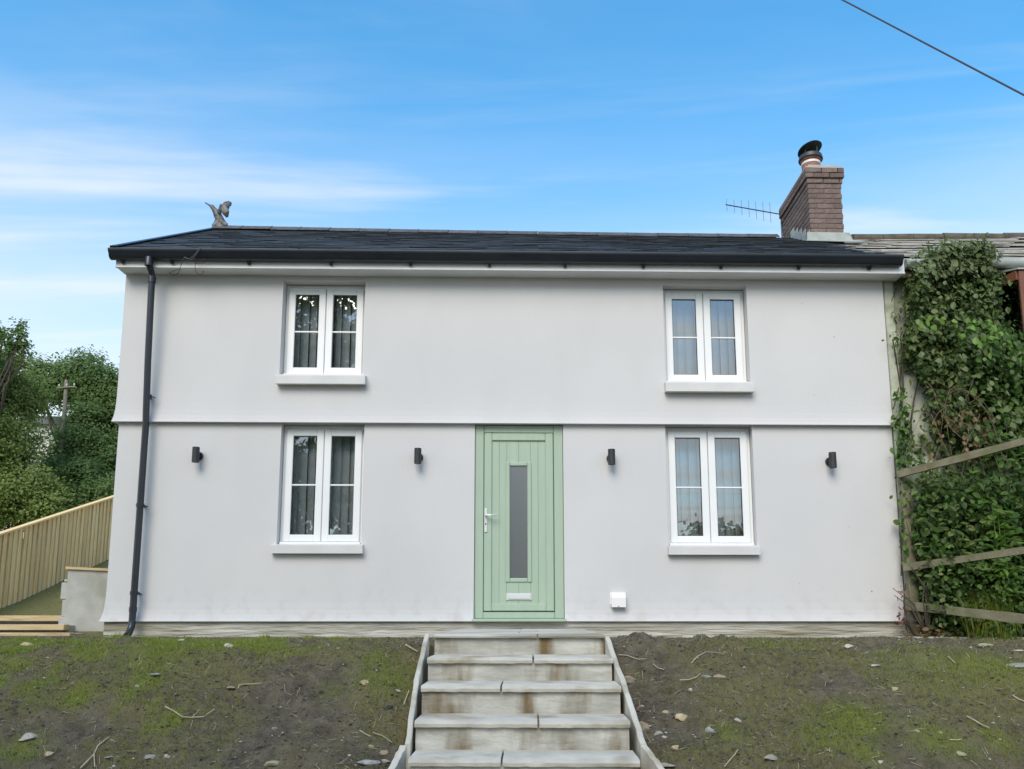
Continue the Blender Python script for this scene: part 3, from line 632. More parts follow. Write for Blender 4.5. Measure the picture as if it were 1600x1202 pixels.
# fascia and soffit box (white), gutter (black ogee)
XF0, XF1 = XL-.05, XR+.16
mb = MB(); mb.box(XF0, XF1, -.235, -.215, 4.035, 4.225, .004).box(XF0+.004, XF1-.004, -.214, -.02, 4.045, 4.062)
mb.box(XF0, XF1, -.246, -.236, 4.035, 4.050, .003)
mb.box(XF0, XF0+.018, -.2135, 0.1, 4.064, 4.24).box(XF1-.018, XF1, -.2135, 0.1, 4.064, 4.19)
build(mb, 'fascia', 'fascia_white', house, sh=True)
prof = [(-.240, 4.242), (-.240, 4.118), (-.262, 4.108), (-.30, 4.108), (-.325, 4.125), (-.335, 4.155), (-.348, 4.172), (-.358, 4.19), (-.358, 4.212), (-.348, 4.216), (-.346, 4.195), (-.334, 4.178), (-.320, 4.155), (-.305, 4.128), (-.265, 4.122), (-.250, 4.13), (-.250, 4.242)]
mb = MB(); XG0, XG1 = XV0-.015, XR+.10; mb.extr(prof, XG0, XG1, 'x'); mb.extr([p for p in prof[:10]], XG0-.006, XG0, 'x').extr(prof[:10], XG1, XG1+.006, 'x')
gut = build(mb, 'gutter', 'black_plastic', house, sh=True, auto=50)
for px in (193, 270, 390, 518, 642, 765, 883, 1005, 1126, 1247, 1357):
    xx = hp(px, 407, -.25)[0]
    build(MB().extr([(-.247, 4.108), (-.247, 4.072), (-.262, 4.075), (-.285, 4.098), (-.30, 4.1075)], xx-.016, xx+.016, 'x'), 'gutter_bracket', 'black_plastic', gut, sh=True)
# downpipe
def dpp(px, py, Y): a = hp(px, py, Y); return (a[0], Y, a[1])
XD = -4.30
xt = hp(233, 415, -.29)[0]; xb_ = hp(208, 960, -.10)[0]; XD = (xt+xb_)/2
tp = [(XD, -.295, 4.12), (XD, -.293, 4.07), (XD, -.28, 4.035), (XD, -.235, 4.0), (XD, -.212, 3.96), (XD, -.205, 3.90), (XD, -.165, 3.0), (XD, -.125, 2.42), (XD, -.112, 2.3), (XD, -.112, 1.2), (XD, -.112, .20), (XD, -.118, .12), (XD, -.16, .055), (XD, -.21, .025)]
mb = MB().sweep(tp[5:], .036, 14); pipe = build(mb, 'downpipe', 'black_plastic', house, sh=True, auto=50)
build(MB().sweep(tp[:6], .036, 14).lathe([(.045, 0), (.045, .09), (.04, .1)], (XD, -.295, 4.03), 14).lathe([(.044, 0), (.044, .07)], (XD, -.204, 3.87), 14), 'swan_neck', 'black_plastic', pipe, sh=True, auto=50)
for py in (620, 790, 927):
    zz = hp(215, py, -.1)[1]
    build(MB().lathe([(.043, -.02), (.043, .02)], (XD, -.112, zz), 14).box(XD-.01, XD+.01, -.08, 0, zz-.012, zz+.012).sweep([(XD+.03, -.115, zz), (XD+.06, -.115, zz-.004), (XD+.085, -.105, zz-.016)], .006, 6), 'pipe_clip', 'black_plastic', pipe, sh=True, auto=50)
build(MB().lathe([(.041, 0), (.041, .05)], (XD, -.112, .27), 14).lathe([(.036, 0), (.036, .002)], (XD, -.212, .023), 14, (0, -.85, -.5)), 'shoe', 'black_plastic', pipe, sh=True, auto=50)

# ------------------------------------------------------------------ chimney (bricks one by one on a mortar core)
YC0, YC1 = 1.72, 2.85
xc0, zc1 = hp(1262, 285, YC0); xc1, _ = hp(1311, 285, YC0); ZC1 = hp(1285, 264, YC0)[1]; ZC0 = 5.15
xc1 = max(xc1, xc0+.46)
chim = build(MB().box(xc0+.008, xc1-.008, YC0+.008, YC1-.008, ZC0, ZC1-.002), 'chimney', 'mortar', house, sh=True)
course = .075; nco = int(round((ZC1-5.30)/course)); bl_, bw_ = .215, .1025
bq = MB().box(-bl_/2, bl_/2, -.05, .05, -.0325, .0325, .004); brick0 = None
def brick(x, y, z, rz, sx=1.):
    global brick0
    p = shear((x, y, z))
    if brick0 is None: brick0 = piece(bq, 'brick', 'brick', chim, p); o = brick0
    else: o = place(brick0, chim, p)
    o.rotation_euler = (random.uniform(-.006, .006), random.uniform(-.006, .006), rz); o.scale = (sx, 1, 1)
def course_ring(x0, x1, y0, y1, z, odd):
    for (u0, u1, fixed, axis_) in ((x0, x1, y0, 'f'), (x0, x1, y1, 'b'), (y0, y1, x0, 'l'), (y0, y1, x1, 'r')):
        ends = .1025 if axis_ in 'lr' else 0     # front and back rows own the corners
        u = u0+ends+(0 if not odd else 0); lim = u1-ends; st_ = u
        if odd: segs = [(u, min(u+.1075, lim))]; st_ = u+.1125
        else: segs = []
        while st_ < lim-.03:
            e_ = min(st_+.225, lim); segs.append((st_, e_-.010 if e_ < lim else e_)); st_ += .225
        for a, c in segs:
            L_ = c-a
            if L_ < .03: continue
            mid = (a+c)/2
            if axis_ == 'f': brick(mid, fixed+.05, z, 0, L_/bl_)
            elif axis_ == 'b': brick(mid, fixed-.05, z, 0, L_/bl_)
            elif axis_ == 'l': brick(fixed+.05, mid, z, R(90), L_/bl_)
            else: brick(fixed-.05, mid, z, R(90), L_/bl_)
for i in range(nco):
    z = ZC1-course*(i+.5); e = .0
    if i in (0, 1): e = .035
    if i == 2: e = .012
    course_ring(xc0-e, xc1+e, YC0-e, YC1+e, z, i % 2)
build(MB().box(xc0-.03, xc1+.03, YC0-.03, YC1+.03, ZC1+.0, ZC1+.018).box(xc0+.03, xc1-.03, YC0+.03, YC1-.03, ZC1+.019, ZC1+.085, .012), 'flaunching', 'concrete', chim, sh=True)
# lead: apron in front, stepped pieces up the side
fz = ZE+uz*((YC0-YE)/uy)
mb = MB(); mb.add([(xc0-.05, YC0-.008, fz+.15), (xc1+.06, YC0-.008, fz+.15), (xc1+.10, YC0-.02, fz+.03), (xc0-.06, YC0-.02, fz+.03), (xc1+.28, YC0-.20, fz-.085), (xc0-.14, YC0-.20, fz-.075)], [(0, 1, 2, 3), (3, 2, 4, 5)])
fl = build(mb, 'flashing', 'lead', chim, sh=True)
so_m = fl.modifiers.new('thick', 'SOLIDIFY'); so_m.thickness = .006
for i in range(5):
    ya = YC0+.01+i*.15; za = ZE+uz*((ya-YE)/uy)
    if ya > YR+.05: break
    build(MB().box(xc0-.012, xc0-.004, ya, ya+.16, za-.05, za+.20, .003), 'step_flashing', 'lead', chim, sh=True)
# pot and cowl
pc = hp(1267, 258, YC0+.30); PX, PY, PZ = pc[0], YC0+.30, ZC1+.08
build(MB().lathe([(.135, -.02), (.128, .06), (.122, .16), (.122, .20), (.14, .205), (.145, .235), (.125, .24)], (PX, PY, PZ), 24), 'chimney_pot', 'terracotta', chim, sh=True, auto=40)
build(MB().lathe([(.1265, .145), (.131, .15), (.131, .180), (.1265, .184)], (PX, PY, PZ), 24), 'pot_band', 'fascia_white', chim, sh=True, auto=40)
cw = MB().lathe([(.10, .24), (.165, .225), (.168, .24), (.155, .29), (.11, .315)], (PX, PY, PZ), 24)
cw.lathe([(.02, .035), (.165, .0), (.175, .002), (.168, .016), (.09, .06), (.02, .085)], (PX-.01, PY-.02, PZ+.385), 28, (-.26, .22, 1))
for k in range(4):
    an = k*math.pi/2+.6; cw.box(PX+.11*math.cos(an)-.008, PX+.11*math.cos(an)+.008, PY+.11*math.sin(an)-.008, PY+.11*math.sin(an)+.008, PZ+.30, PZ+.40)
build(cw, 'cowl', 'cowl_black', chim, sh=True, auto=40)

# ------------------------------------------------------------------ things fixed on the cottage
def W(px, py, Y): return tuple(atY(px, py, Y))
# bird ornament on the ridge
bY = YR-.02
def bw(px, py, dy=0): return W(px, py, bY+dy)
bm_ = MB()
bm_.sweep([bw(344, 357), bw(343.5, 351), bw(343, 344), bw(342, 337), bw(341, 332)], [.118, .112, .075, .05, .03], 14, .45, (0, 1, 0))            # fanned tail and belly
bm_.sweep([bw(343, 345), bw(340, 337), bw(336.5, 330), bw(333.5, 326), bw(331, 323), bw(328.5, 321.5)], [.05, .058, .046, .034, .034, .018], 12, .8, (0, 1, 0))
bm_.sweep([bw(330, 322.5), bw(325, 319.5), bw(320.2, 316.5)], [.018, .012, .009], 8)
bm_.sweep([bw(342, 333, -.04), bw(346.5, 322, -.08), bw(349, 323, -.10), bw(353, 333, -.10), bw(355, 340, -.08)], [.03, .045, .055, .055, .018], 12, .35, (0, 1, 0))
bm_.sweep([bw(343, 333, .04), bw(350, 323, .08), bw(354, 319, .11), bw(359, 318, .13), bw(362, 317, .14)], [.03, .045, .055, .05, .012], 12, .3, (0, 1, 0))
for i, (a, c) in enumerate(((360, 322), (358.5, 326), (356.5, 330))): bm_.sweep([bw(354, 321, .10), bw(a, c, .13)], [.035, .012], 8, .35, (0, 1, 0))
for (a, c) in ((332, 353.5), (355, 352)): bm_.sweep([bw(343, 345, -.03), bw(a, c, -.05)], [.05, .028], 8, .4, (0, 1, 0))
bm_.sweep([bw(343, 362), bw(343, 354)], [.05, .04], 8)
bird = build(bm_, 'bird_ornament', 'bird_metal', None, 'grey metal bird ornament with raised wings and long beak on the roof ridge', 'ornament')
rm = bird.modifiers.new('skin', 'REMESH'); rm.mode = 'VOXEL'; rm.voxel_size = .007; rm.use_smooth_shade = True
# television aerial tied to the chimney
a0 = Vector(W(1134, 320, 2.45)); a1 = Vector(W(1213, 334, 2.9))
aer = thing('television_aerial', 'thin metal television aerial pointing left from behind the chimney', 'aerial', a1)
build(MB().sweep([a0, a1, a1+(a1-a0)*.12], .008, 8), 'boom', 'aerial_metal', aer)
dr = (a1-a0)
for i in range(7):
    c_ = a0+dr*(i/7+.02); l = .10+.012*i
    build(MB().sweep([c_+Vector((0, -.01, -l)), c_+Vector((0, .01, l))], .0035, 6), 'element', 'aerial_metal', aer)
build(MB().sweep([a1+dr*.1+Vector((0, 0, -.5)), a1+dr*.1+Vector((0, 0, .1))], .016, 8), 'mast', 'aerial_metal', aer)
# loose wire at the gutter
mbw = MB()
for pts in (((313, 388, -.37), (306, 398, -.38), (299, 406, -.385), (292, 411, -.38), (284, 409, -.375), (289, 401, -.375)), ((313, 388, -.372), (303, 399, -.384), (296, 405, -.38), (288, 402, -.375)),
            ((304, 399, -.382), (305, 412, -.30), (305, 420, -.27), (307, 427, -.15), (312, 430, -.13), (317, 428, -.13), (318, 422, -.15)), ((304, 411, -.30), (311, 412.5, -.3), (318, 412, -.30), (318, 404, -.375)),
            ((288, 402, -.375), (281, 420, -.26), (264, 427, -.12), (270, 430, -.12), (277, 428, -.12), (282, 421, -.2))):
    mbw.sweep([W(*p) for p in pts], .0032, 6)
build(mbw, 'loose_wire', 'aerial_metal', None, 'thin loose wire dangling in loops over the gutter near the downpipe', 'wire')
# wall lamps
lamp_lab = ['black up and down wall lamp nearest the downpipe', 'black up and down wall lamp left of the green door', 'black up and down wall lamp right of the green door', 'black up and down wall lamp nearest the creeper']
for i, (px, py) in enumerate(((306.5, 711), (653, 713), (955.5, 714.5), (1300.5, 719.5))):
    q = W(px, py, -.085); back = (q[0], 0., q[2])
    lamp = thing('wall_lamp', lamp_lab[i], 'wall lamp', (q[0], .0, q[2]-.09), 'four black lamps along the ground floor')
    build(MB().lathe([(.034, -.085), (.039, -.085), (.039, .085), (.034, .085), (.034, .06), (.03, .06)], (q[0], -.095, q[2]), 20), 'body', 'lamp_black', lamp, auto=40)
    build(MB().lathe([(.048, 0), (.048, .022), (.042, .028)], back, 20, (0, -1, 0)), 'backplate', 'lamp_black', lamp, auto=40)
    build(MB().sweep([(q[0], -.02, q[2]), (q[0], -.065, q[2])], .018, 10), 'arm', 'lamp_black', lamp, smooth=True)
    build(MB().lathe([(.03, 0), (.03, .006)], (q[0], -.095, q[2]-.082), 16), 'lens', 'lamp_lens', lamp)
# white vent cowl
v0 = W(953, 926, -.05); v1 = W(979, 949, -.05)
vent = thing('vent_cover', 'small white plastic vent cover low on the wall beside the door', 'vent cover', (v0[0], 0, v1[2]))
build(MB().box(v0[0]+.004, v1[0]-.004, -.02, -.0, v1[2]+.03, v0[2]+.0, .004), 'base_plate', 'vent_white', vent)
build(MB().extr([(-.02, v0[2]-.004), (-.02, v1[2]+.01), (-.085, v1[2]), (-.085, v0[2]-.055), (-.06, v0[2]-.012)], v0[0]+.014, v1[0]-.010, 'x'), 'hood', 'vent_white', vent)
build(MB().box((v0[0]+v1[0])/2-.006, (v0[0]+v1[0])/2+.006, -.0865, -.08, v1[2]+.004, v1[2]+.012), 'clip', 'lamp_black', vent)
# overhead cable
mb = MB(); A = Vector(atY(1240, -40, 4.5)); B = Vector(atY(1690, 196, 1.0)); B2 = B+(B-A)*2.2; A2 = A-(B-A)*2.0
pts = [A2.lerp(B2, i/40) for i in range(41)]
mb.sweep(pts, .013, 6); build(mb, 'overhead_cable', 'cable_black', None, 'dark overhead cable crossing the upper right of the sky', 'cable')

# ------------------------------------------------------------------ garden steps
steps = thing('garden_steps', 'pale stone garden steps with upright edging slabs rising to the green door', 'steps', (-.07, -4.2, -.6))
lev = [(.091, -2.52, 678, 945), (-.057, -2.99, 667, 957), (-.215, -3.38, 657, 970), (-.392, -3.73, 648, 985), (-.562, -4.04, 638, 1000), (-.735, -4.37, 0, 0), (-.91, -4.70, 0, 0), (-1.08, -5.03, 0, 0), (-1.25, -5.36, 0, 0)]
def sx(i):
    return (-.736+.0115*i, .564+.0115*i)
joint = {1: 833, 2: 783, 3: 841, 4: 784}
def rough_slab(x0, x1, y0, y1, z0, z1, seed, amp=.007, nseg=26):
    """a riven slab: uneven front arris and top"""
    rr = random.Random(int(seed)); q = MB(); vs = []; fs = []
    for i in range(nseg+1):
        x = x0+(x1-x0)*i/nseg; e = rr.uniform(-amp, amp); f = rr.uniform(-amp, amp)*.6; g = rr.uniform(-amp*.25, amp*.25)
        vs += [(x, y0+e+f*.3, z0-abs(f)), (x, y0+e*.6-.004, (z0+z1)/2+f*.4), (x, y0+.004+e*.5, z1-.004+g), (x, y0+.014+e*.4, z1+g), (x, y1, z1), (x, y1, z0)]
    for i in range(nseg):
        for k in range(6): k2 = (k+1) % 6; fs.append((i*6+k, (i+1)*6+k, (i+1)*6+k2, i*6+k2))
    fs.append(tuple(range(6))); fs.append(tuple(nseg*6+k for k in range(5, -1, -1)))
    return q.add(vs, fs)
for i in range(len(lev)-1):
    z, y, _, _ = lev[i]; zn, yn = lev[i+1][:2]; a, c = sx(i)
    # riser below tread i
    build(rough_slab(a+.004, c-.006, y+.022, y+.085, zn-.02, z-.036 if i else z-.022, 100+i, .005), 'riser', 'step_stone', steps, auto=35)
    a2, c2 = sx(i+1)
    jx = atY(joint[i+1], 1000+i*40, yn)[0] if i+1 in joint else a2+(c2-a2)*(.4 if i % 2 else .6)
    for u0, u1 in ((a2, jx-.006), (jx+.006, c2)):
        build(rough_slab(u0, u1, yn, y+.02, zn-.036, zn, 200+i*3+(u0 > a2+.1), .006, 18), 'tread', 'tread_stone', steps, auto=35)
build(MB().box(sx(3)[0]+.02, sx(3)[1]-.02, -5.4, -2.45, -1.5, -1.27), 'footing', 'concrete', steps)
mbf = MB()
for i in range(len(lev)-1):
    mbf.box(sx(i)[0]+.03, sx(i)[1]-.03, lev[i+1][1]+.03, lev[i][1]+.04, -1.26, lev[i+1][0]-.040)
build(mbf, 'core', 'concrete', steps)
def edging(pts_top, th, low):                       # upright slabs beside the flight: list of (x, y, z) along the top
    for j in range(len(pts_top)-1):
        (xa, ya, za), (xb, yb, zb) = pts_top[j], pts_top[j+1]; yb += .006; n = 8; vs = []; fs = []
        for i in range(n+1):
            f = i/n; x = xa+(xb-xa)*f; y = ya+(yb-ya)*f; z = za+(zb-za)*f+random.uniform(-.005, .005); e = random.uniform(-.003, .003)
            vs += [(x-th/2+e, y, z-low), (x+th/2+e, y, z-low), (x+th/2+e, y, z-.005), (x+th/2-.006+e, y, z), (x-th/2+.006+e, y, z), (x-th/2+e, y, z-.005)]
        for i in range(n):
            for k in range(6): k2 = (k+1) % 6; fs.append((i*6+k, i*6+k2, (i+1)*6+k2, (i+1)*6+k))
        fs.append(tuple(range(6))); fs.append(tuple(n*6+k for k in range(5, -1, -1)))
        build(MB().add(vs, fs), 'edging_slab', 'edging_stone', steps, auto=35)
def P3(px, py, Y): return tuple(atY(px, py, Y))
edging([P3(667, 991, -2.50), P3(650.5, 1063, -3.22), P3(637, 1163, -3.80)], .034, .34)
edging([P3(630, 1164, -3.80), P3(604, 1214, -4.02), (-.98, -4.6, -.78), (-1.06, -5.3, -1.16)], .040, .34)
edging([P3(948.5, 994, -2.50), P3(975, 1069, -3.24), P3(1006, 1163, -3.82), P3(1037, 1203, -4.0), (.98, -4.6, -.78), (1.04, -5.3, -1.16)], .036, .34)
# paved landing between the steps and the door
land = struct(build(MB().box(-.70, .55, -2.44, -.012, -.2, .069), 'landing', 'concrete', None))
BASE[land.name] = land.location.copy()
yy = [-2.535, -1.9, -1.28, -.66, -.062]
for i in range(4):
    for a, c in ((-.735, -.1 if i % 2 else .05), (-.09 if i % 2 else .06, .563)):
        build(rough_slab(a, c-.002, yy[i]+.006, yy[i+1], .070, .091+random.uniform(-.002, .002), 400+i*2+(a > -.5), .004, 10), 'paving_slab', 'plinth_stone', land, auto=35)

# ------------------------------------------------------------------ left: fence, retaining wall, timber steps
XFN = -9.6
def gl(Y): return .06+max(0., min(Y-4.9, 14))*.325
fence = thing('timber_fence', 'new yellow timber fence of upright boards climbing the slope behind the cottage', 'fence', (XFN, 5., gl(5.)))
f0 = None; FH = 1.42
Yf = 3.0; i = 0
def ftop(Y): return gl(Y)+FH+.0*Y
while Yf < 12.2:
    xo = XFN+(.022 if i % 2 else .0)
    wd = .088
    if f0 is None:
        q = MB().add([(-.011, 0, 0), (.011, 0, 0), (.011, wd, .325*wd), (-.011, wd, .325*wd), (-.011, 0, FH), (.011, 0, FH), (.011, wd, FH+.325*wd), (-.011, wd, FH+.325*wd)],
                     [(0, 3, 2, 1), (4, 5, 6, 7), (0, 1, 5, 4), (1, 2, 6, 5), (2, 3, 7, 6), (3, 0, 4, 7)])
        f0 = piece(q, 'board', 'fence_wood', fence, (xo, Yf, gl(Yf))); o = f0
    else: o = place(f0, fence, (xo, Yf, 0))
    o.location = Vector((xo+(-.022 if i % 2 else .024), Yf, (.06+(Yf-4.9)*.325)+random.uniform(-.01, .004)))-BASE[fence.name]
    o.rotation_euler = (0, random.uniform(-.008, .008), random.uniform(-.03, .03))
    Yf += .072; i += 1
def fz_(Y): return .06+(Y-4.9)*.325
build(MB().add([(XFN-.03, 3, fz_(3)+FH+.0), (XFN+.10, 3, fz_(3)+FH), (XFN+.10, 3, fz_(3)+FH+.035), (XFN-.03, 3, fz_(3)+FH+.035), (XFN-.03, 12.3, fz_(12.3)+FH), (XFN+.10, 12.3, fz_(12.3)+FH), (XFN+.10, 12.3, fz_(12.3)+FH+.035), (XFN-.03, 12.3, fz_(12.3)+FH+.035)],
               [(0, 1, 2, 3), (7, 6, 5, 4), (0, 4, 5, 1), (1, 5, 6, 2), (2, 6, 7, 3), (3, 7, 4, 0)]), 'capping_rail', 'fence_wood', fence)
for hh in (.3, 1.1):
    build(MB().add([(XFN-.05, Y, fz_(Y)+hh+dz) if dx_ == 0 else (XFN-.015, Y, fz_(Y)+hh+dz) for Y in (3, 12.3) for dx_, dz in ((0, 0), (1, 0), (1, .08), (0, .08))], [(0, 1, 2, 3), (7, 6, 5, 4), (0, 4, 5, 1), (1, 5, 6, 2), (2, 6, 7, 3), (3, 7, 4, 0)]), 'rail', 'fence_wood', fence)
rw = thing('retaining_wall', 'low grey rendered retaining wall beside the cottage corner', 'wall', (-5.2, 1.4, 0))
r0 = atY(107, 886, 1.2); r1 = atY(172, 894, 1.2); r2 = atY(95, 905, 1.15)
mb = MB().add([(r0[0], 1.2, -.1), (XL+.02, 1.2, -.1), (XL+.02, 1.2, r1[2]-.02), (r0[0], 1.2, r0[2]-.03), (r0[0], 4.4, -.1), (XL+.02, 4.4, -.1), (XL+.02, 4.4, r1[2]-.02), (r0[0], 4.4, r0[2]-.03)], [(0, 1, 2, 3), (4, 7, 6, 5), (0, 4, 5, 1), (1, 5, 6, 2), (2, 6, 7, 3), (3, 7, 4, 0)])
build(mb, 'wall_body', 'block_render', rw)
mb = MB().add([(r0[0]-.02, 1.17, r0[2]-.028), (XL+.02, 1.17, r1[2]-.018), (XL+.02, 1.17, r1[2]+.012), (r0[0]-.02, 1.17, r0[2]+.004), (r0[0]-.02, 1.45, r0[2]-.028), (XL+.02, 1.45, r1[2]-.018), (XL+.02, 1.45, r1[2]+.012), (r0[0]-.02, 1.45, r0[2]+.004)], [(0, 1, 2, 3), (4, 7, 6, 5), (0, 4, 5, 1), (1, 5, 6, 2), (2, 6, 7, 3), (3, 7, 4, 0)])
build(mb, 'coping', 'sleeper_wood', rw)
hb = .215; zb = 0.; k = 0
while zb < r2[2]-.02:
    build(MB().box(r2[0]-(.0 if k % 2 else .03), r0[0]+.03, 1.22, 1.6, zb-.02 if k == 0 else zb, min(zb+hb-.008, r2[2]), .006), 'block', 'block_render', rw); zb += hb; k += 1
sl_ = thing('timber_steps', 'pale timber sleeper steps at the foot of the yellow fence', 'steps', (-6.6, 1.1, 0))
for (ya, yb, pt, pb) in ((.55, .67, 989, 996), (.95, 1.07, 976, 985), (1.30, 1.42, 962, 971)):
    za = atY(50, pt, ya)[2]; zb_ = atY(50, pb, ya)[2]; xr = atY(110 if ya < .6 else 100, 980, ya)[0]
    build(MB().box(-9.3, xr, ya, yb, zb_, za, .006), 'sleeper', 'sleeper_wood', sl_)
    build(MB().box(-9.3, xr-.01, yb+.001, yb+.24, zb_-.12, za-.012), 'step_fill', 'concrete', sl_)

# ------------------------------------------------------------------ trees
def limb(mb, a, b, r0, r1, n=5, wob=.12):
    a = Vector(a); b = Vector(b); L = (b-a).length; pts = []; rr = []
    for i in range(n+1):
        f = i/n; p = a.lerp(b, f)
        if 0 < i < n: p += Vector((random.uniform(-1, 1), random.uniform(-1, 1), random.uniform(-.3, .3)))*wob*L*.35
        pts.append(p); rr.append(r0+(r1-r0)*f)
    mb.sweep(pts, rr, 7); return pts
def tree(name, label, base, blobs, nleaf, size, m, group='trees beyond the fence', seed=0, trunk_r=.16, sparse=0.):
    """crown = many leaf clumps set on the shells of uneven lobes"""
    rg = np.random.default_rng(seed); random.seed(seed)
    t_ = thing(name, label, 'tree', base, group); P = []; Nn = []
    tot = sum(b[3]*b[4] for b in blobs); tr_ = MB()
    top = max(blobs, key=lambda b: b[2])
    pts = limb(tr_, (base[0], base[1], base[2]-.3), (top[0], top[1], top[2]-.2), trunk_r, trunk_r*.2, 7, .08)
    for (x, y, z, rx, rz) in blobs:
        st = pts[min(len(pts)-2, 2+random.randrange(3))]
        limb(tr_, st, (x, y, z), trunk_r*.4, .025, 5)
        nl = int(nleaf*rx*rz/tot); ncl = max(8, nl//45)
        d = rg.normal(0, 1, (ncl, 3)); d /= np.linalg.norm(d, axis=1)[:, None]
        rad = rg.uniform(.35, 1.12, (ncl, 1))**.6
        C = np.array([x, y, z])+d*rad*np.array([rx, rx, rz])
        for j in range(0, ncl, 6):
            if C[j][2] > base[2]: limb(tr_, (x, y, z), C[j], .03, .008, 3)
        cs = rg.uniform(.10, .30, ncl)*rx**.5
        idx = rg.integers(0, ncl, nl)
        off = rg.normal(0, 1, (nl, 3))*cs[idx][:, None]*np.array([1, 1, .65])
        p = C[idx]+off; P.append(p); nn = d[idx]*.7+np.array([0, -.45, .6]); Nn.append(nn)
    P = np.concatenate(P); Nn = np.concatenate(Nn); ok = P[:, 2] > base[2]+.05; P = P[ok]; Nn = Nn[ok]
    V, Fc = leaves(P, Nn, rg.uniform(.7, 1.3, len(P))*size, .55, .25, rg)
    build(tr_, 'trunk', 'bark', t_, smooth=True)
    raw('crown', V, Fc, m, base, t_)
    return t_
def at(px, py, Y): return atY(px, py, Y)
def lob(px, py, Y, rpx, rpz=None):
    p = atY(px, py, Y); s = (Y+8.7)/F; return (p[0], p[1], p[2], rpx*s, (rpz or rpx)*s)
def gz(X, Y): return float(ground_h(X, Y, False))
b = atY(128, 800, 19)
tree('round_tree', 'rounded dark green tree showing against the sky beside the cottage gable', (b[0], 19, gz(b[0], 19)),
     [lob(128, 590, 19, 42, 40), lob(104, 606, 19.4, 34, 36), lob(160, 612, 18.8, 34, 46), lob(190, 640, 19, 34, 50), lob(140, 690, 18.4, 48, 60), lob(175, 730, 18.2, 42, 55), lob(110, 740, 18.4, 42, 55), lob(70, 592, 19.6, 30, 34), lob(215, 640, 19.2, 40, 60)], 60000, .10, 'leaf_tree_dark', seed=3)
b = atY(30, 800, 15.5)
tree('broad_tree', 'light green feathery tree nearest the left edge behind the fence', (b[0], 15.5, gz(b[0], 15.5)),
     [lob(28, 610, 15.5, 38, 36), lob(-20, 590, 15.2, 44, 40), lob(40, 625, 15.6, 30, 28), lob(10, 690, 15.0, 50, 54), lob(-50, 660, 15.2, 50, 80), lob(30, 770, 14.8, 48, 50), lob(-20, 790, 14.8, 50, 50), lob(70, 790, 15.0, 36, 40), lob(18, 560, 15.7, 22, 18)], 62000, .085, 'leaf_tree', seed=5)
b = atY(120, 830, 16.5)
tree('young_tree', 'small loose tree above the fence between the two larger crowns', (b[0], 16.6, gz(b[0], 16.6)),
     [lob(105, 790, 16.6, 36, 36), lob(150, 790, 16.4, 36, 40), lob(125, 745, 16.8, 28, 32), lob(85, 740, 16.8, 20, 26), lob(190, 790, 16.4, 40, 50)], 24000, .085, 'leaf_tree_dark', seed=8, trunk_r=.1)
b = atY(-70, 800, 13.6)
tree('overhanging_tree', 'tree at the left edge whose leafy twigs stand dark against the sky', (b[0], 13.6, gz(b[0], 13.6)),
     [lob(-70, 560, 13.6, 60, 70), lob(-95, 660, 13.6, 60, 90), lob(18, 535, 13.6, 16, 9), lob(33, 512, 13.6, 9, 8), lob(38, 538, 13.6, 9, 6), lob(8, 520, 13.6, 14, 7), lob(-20, 520, 13.6, 26, 18), lob(36, 524, 13.6, 7, 4), lob(22, 548, 13.6, 18, 5)], 24000, .09, 'leaf_tree_dark', seed=12, trunk_r=.07)
# across the lane, behind the camera: what the window panes mirror
for (x_, y_, s_, lab_, sd_) in ((-7.6, -19, 1.45, 'tall tree across the lane mirrored in the upper window by the downpipe', 41), (-3.4, -21.5, .85, 'broad tree across the lane mirrored in the lower window by the downpipe', 42), (9.6, -19, .45, 'low tree across the lane mirrored in the lower window by the creeper', 43), (6.4, -20, .52, 'bush across the lane mirrored in the lower pane by the creeper', 44)):
    tree('tree_across_lane', lab_, (x_, y_, -1.4), [(x_, y_, 6.*s_-1.4, 2.8*s_, 2.6*s_), (x_-2.2*s_, y_, 4.2*s_-1.4, 2.4*s_, 2.4*s_), (x_+2.2*s_, y_+.5, 4.0*s_-1.4, 2.4*s_, 2.4*s_), (x_, y_+.8, 2.6*s_-1.4, 2.8*s_, 2.2*s_), (x_+.6*s_, y_, 8.3*s_-1.4, 1.8*s_, 1.6*s_)], 34000 if s_ > 1 else 12000, .22, 'leaf_ivy', 'trees across the lane', sd_)
# utility pole and a far white house seen through the trees
pb = atY(105, 640, 17.6)
pole = thing('utility_pole', 'grey wooden utility pole with crossarm among the trees', 'pole', (pb[0], 17.6, gz(pb[0], 17.6)))
build(MB().sweep([(pb[0], 17.6, gz(pb[0], 17.6)-.2), tuple(atY(104, 594, 17.6))], [.09, .06], 10), 'post', 'pole_wood', pole)
ca = atY(90, 606, 17.55); cb = atY(118, 604, 17.45); build(MB().sweep([ca, cb], .03, 4), 'crossarm', 'pole_wood', pole)
for f in (.08, .5, .92):
    q = ca*(1-f)+cb*f; build(MB().lathe([(.015, 0), (.028, .02), (.018, .04), (.028, .06), (.012, .08)], (q[0], q[1], q[2]+.04), 10), 'insulator', 'fence_wood' if False else 'white_wall', pole)
h0 = atY(38, 712, 21.); h1 = atY(170, 664, 21.)
fh = thing('far_house', 'white building glimpsed between the trees on the left', 'house', (h0[0], 21., gz(h0[0], 21.)))
zg = gz(h0[0]+.3, 21.)
build(MB().box(h0[0], h1[0], 21., 25., zg-.2, h1[2]), 'wall', 'white_wall', fh)
build(MB().extr([(h0[0]-.1, h1[2]+.002), (h1[0]+.1, h1[2]+.002), (h1[0]+.02, h1[2]+.30), (h0[0]+.1, h1[2]+.30)], 20.8, 25.2), 'roof', 'far_roof', fh)

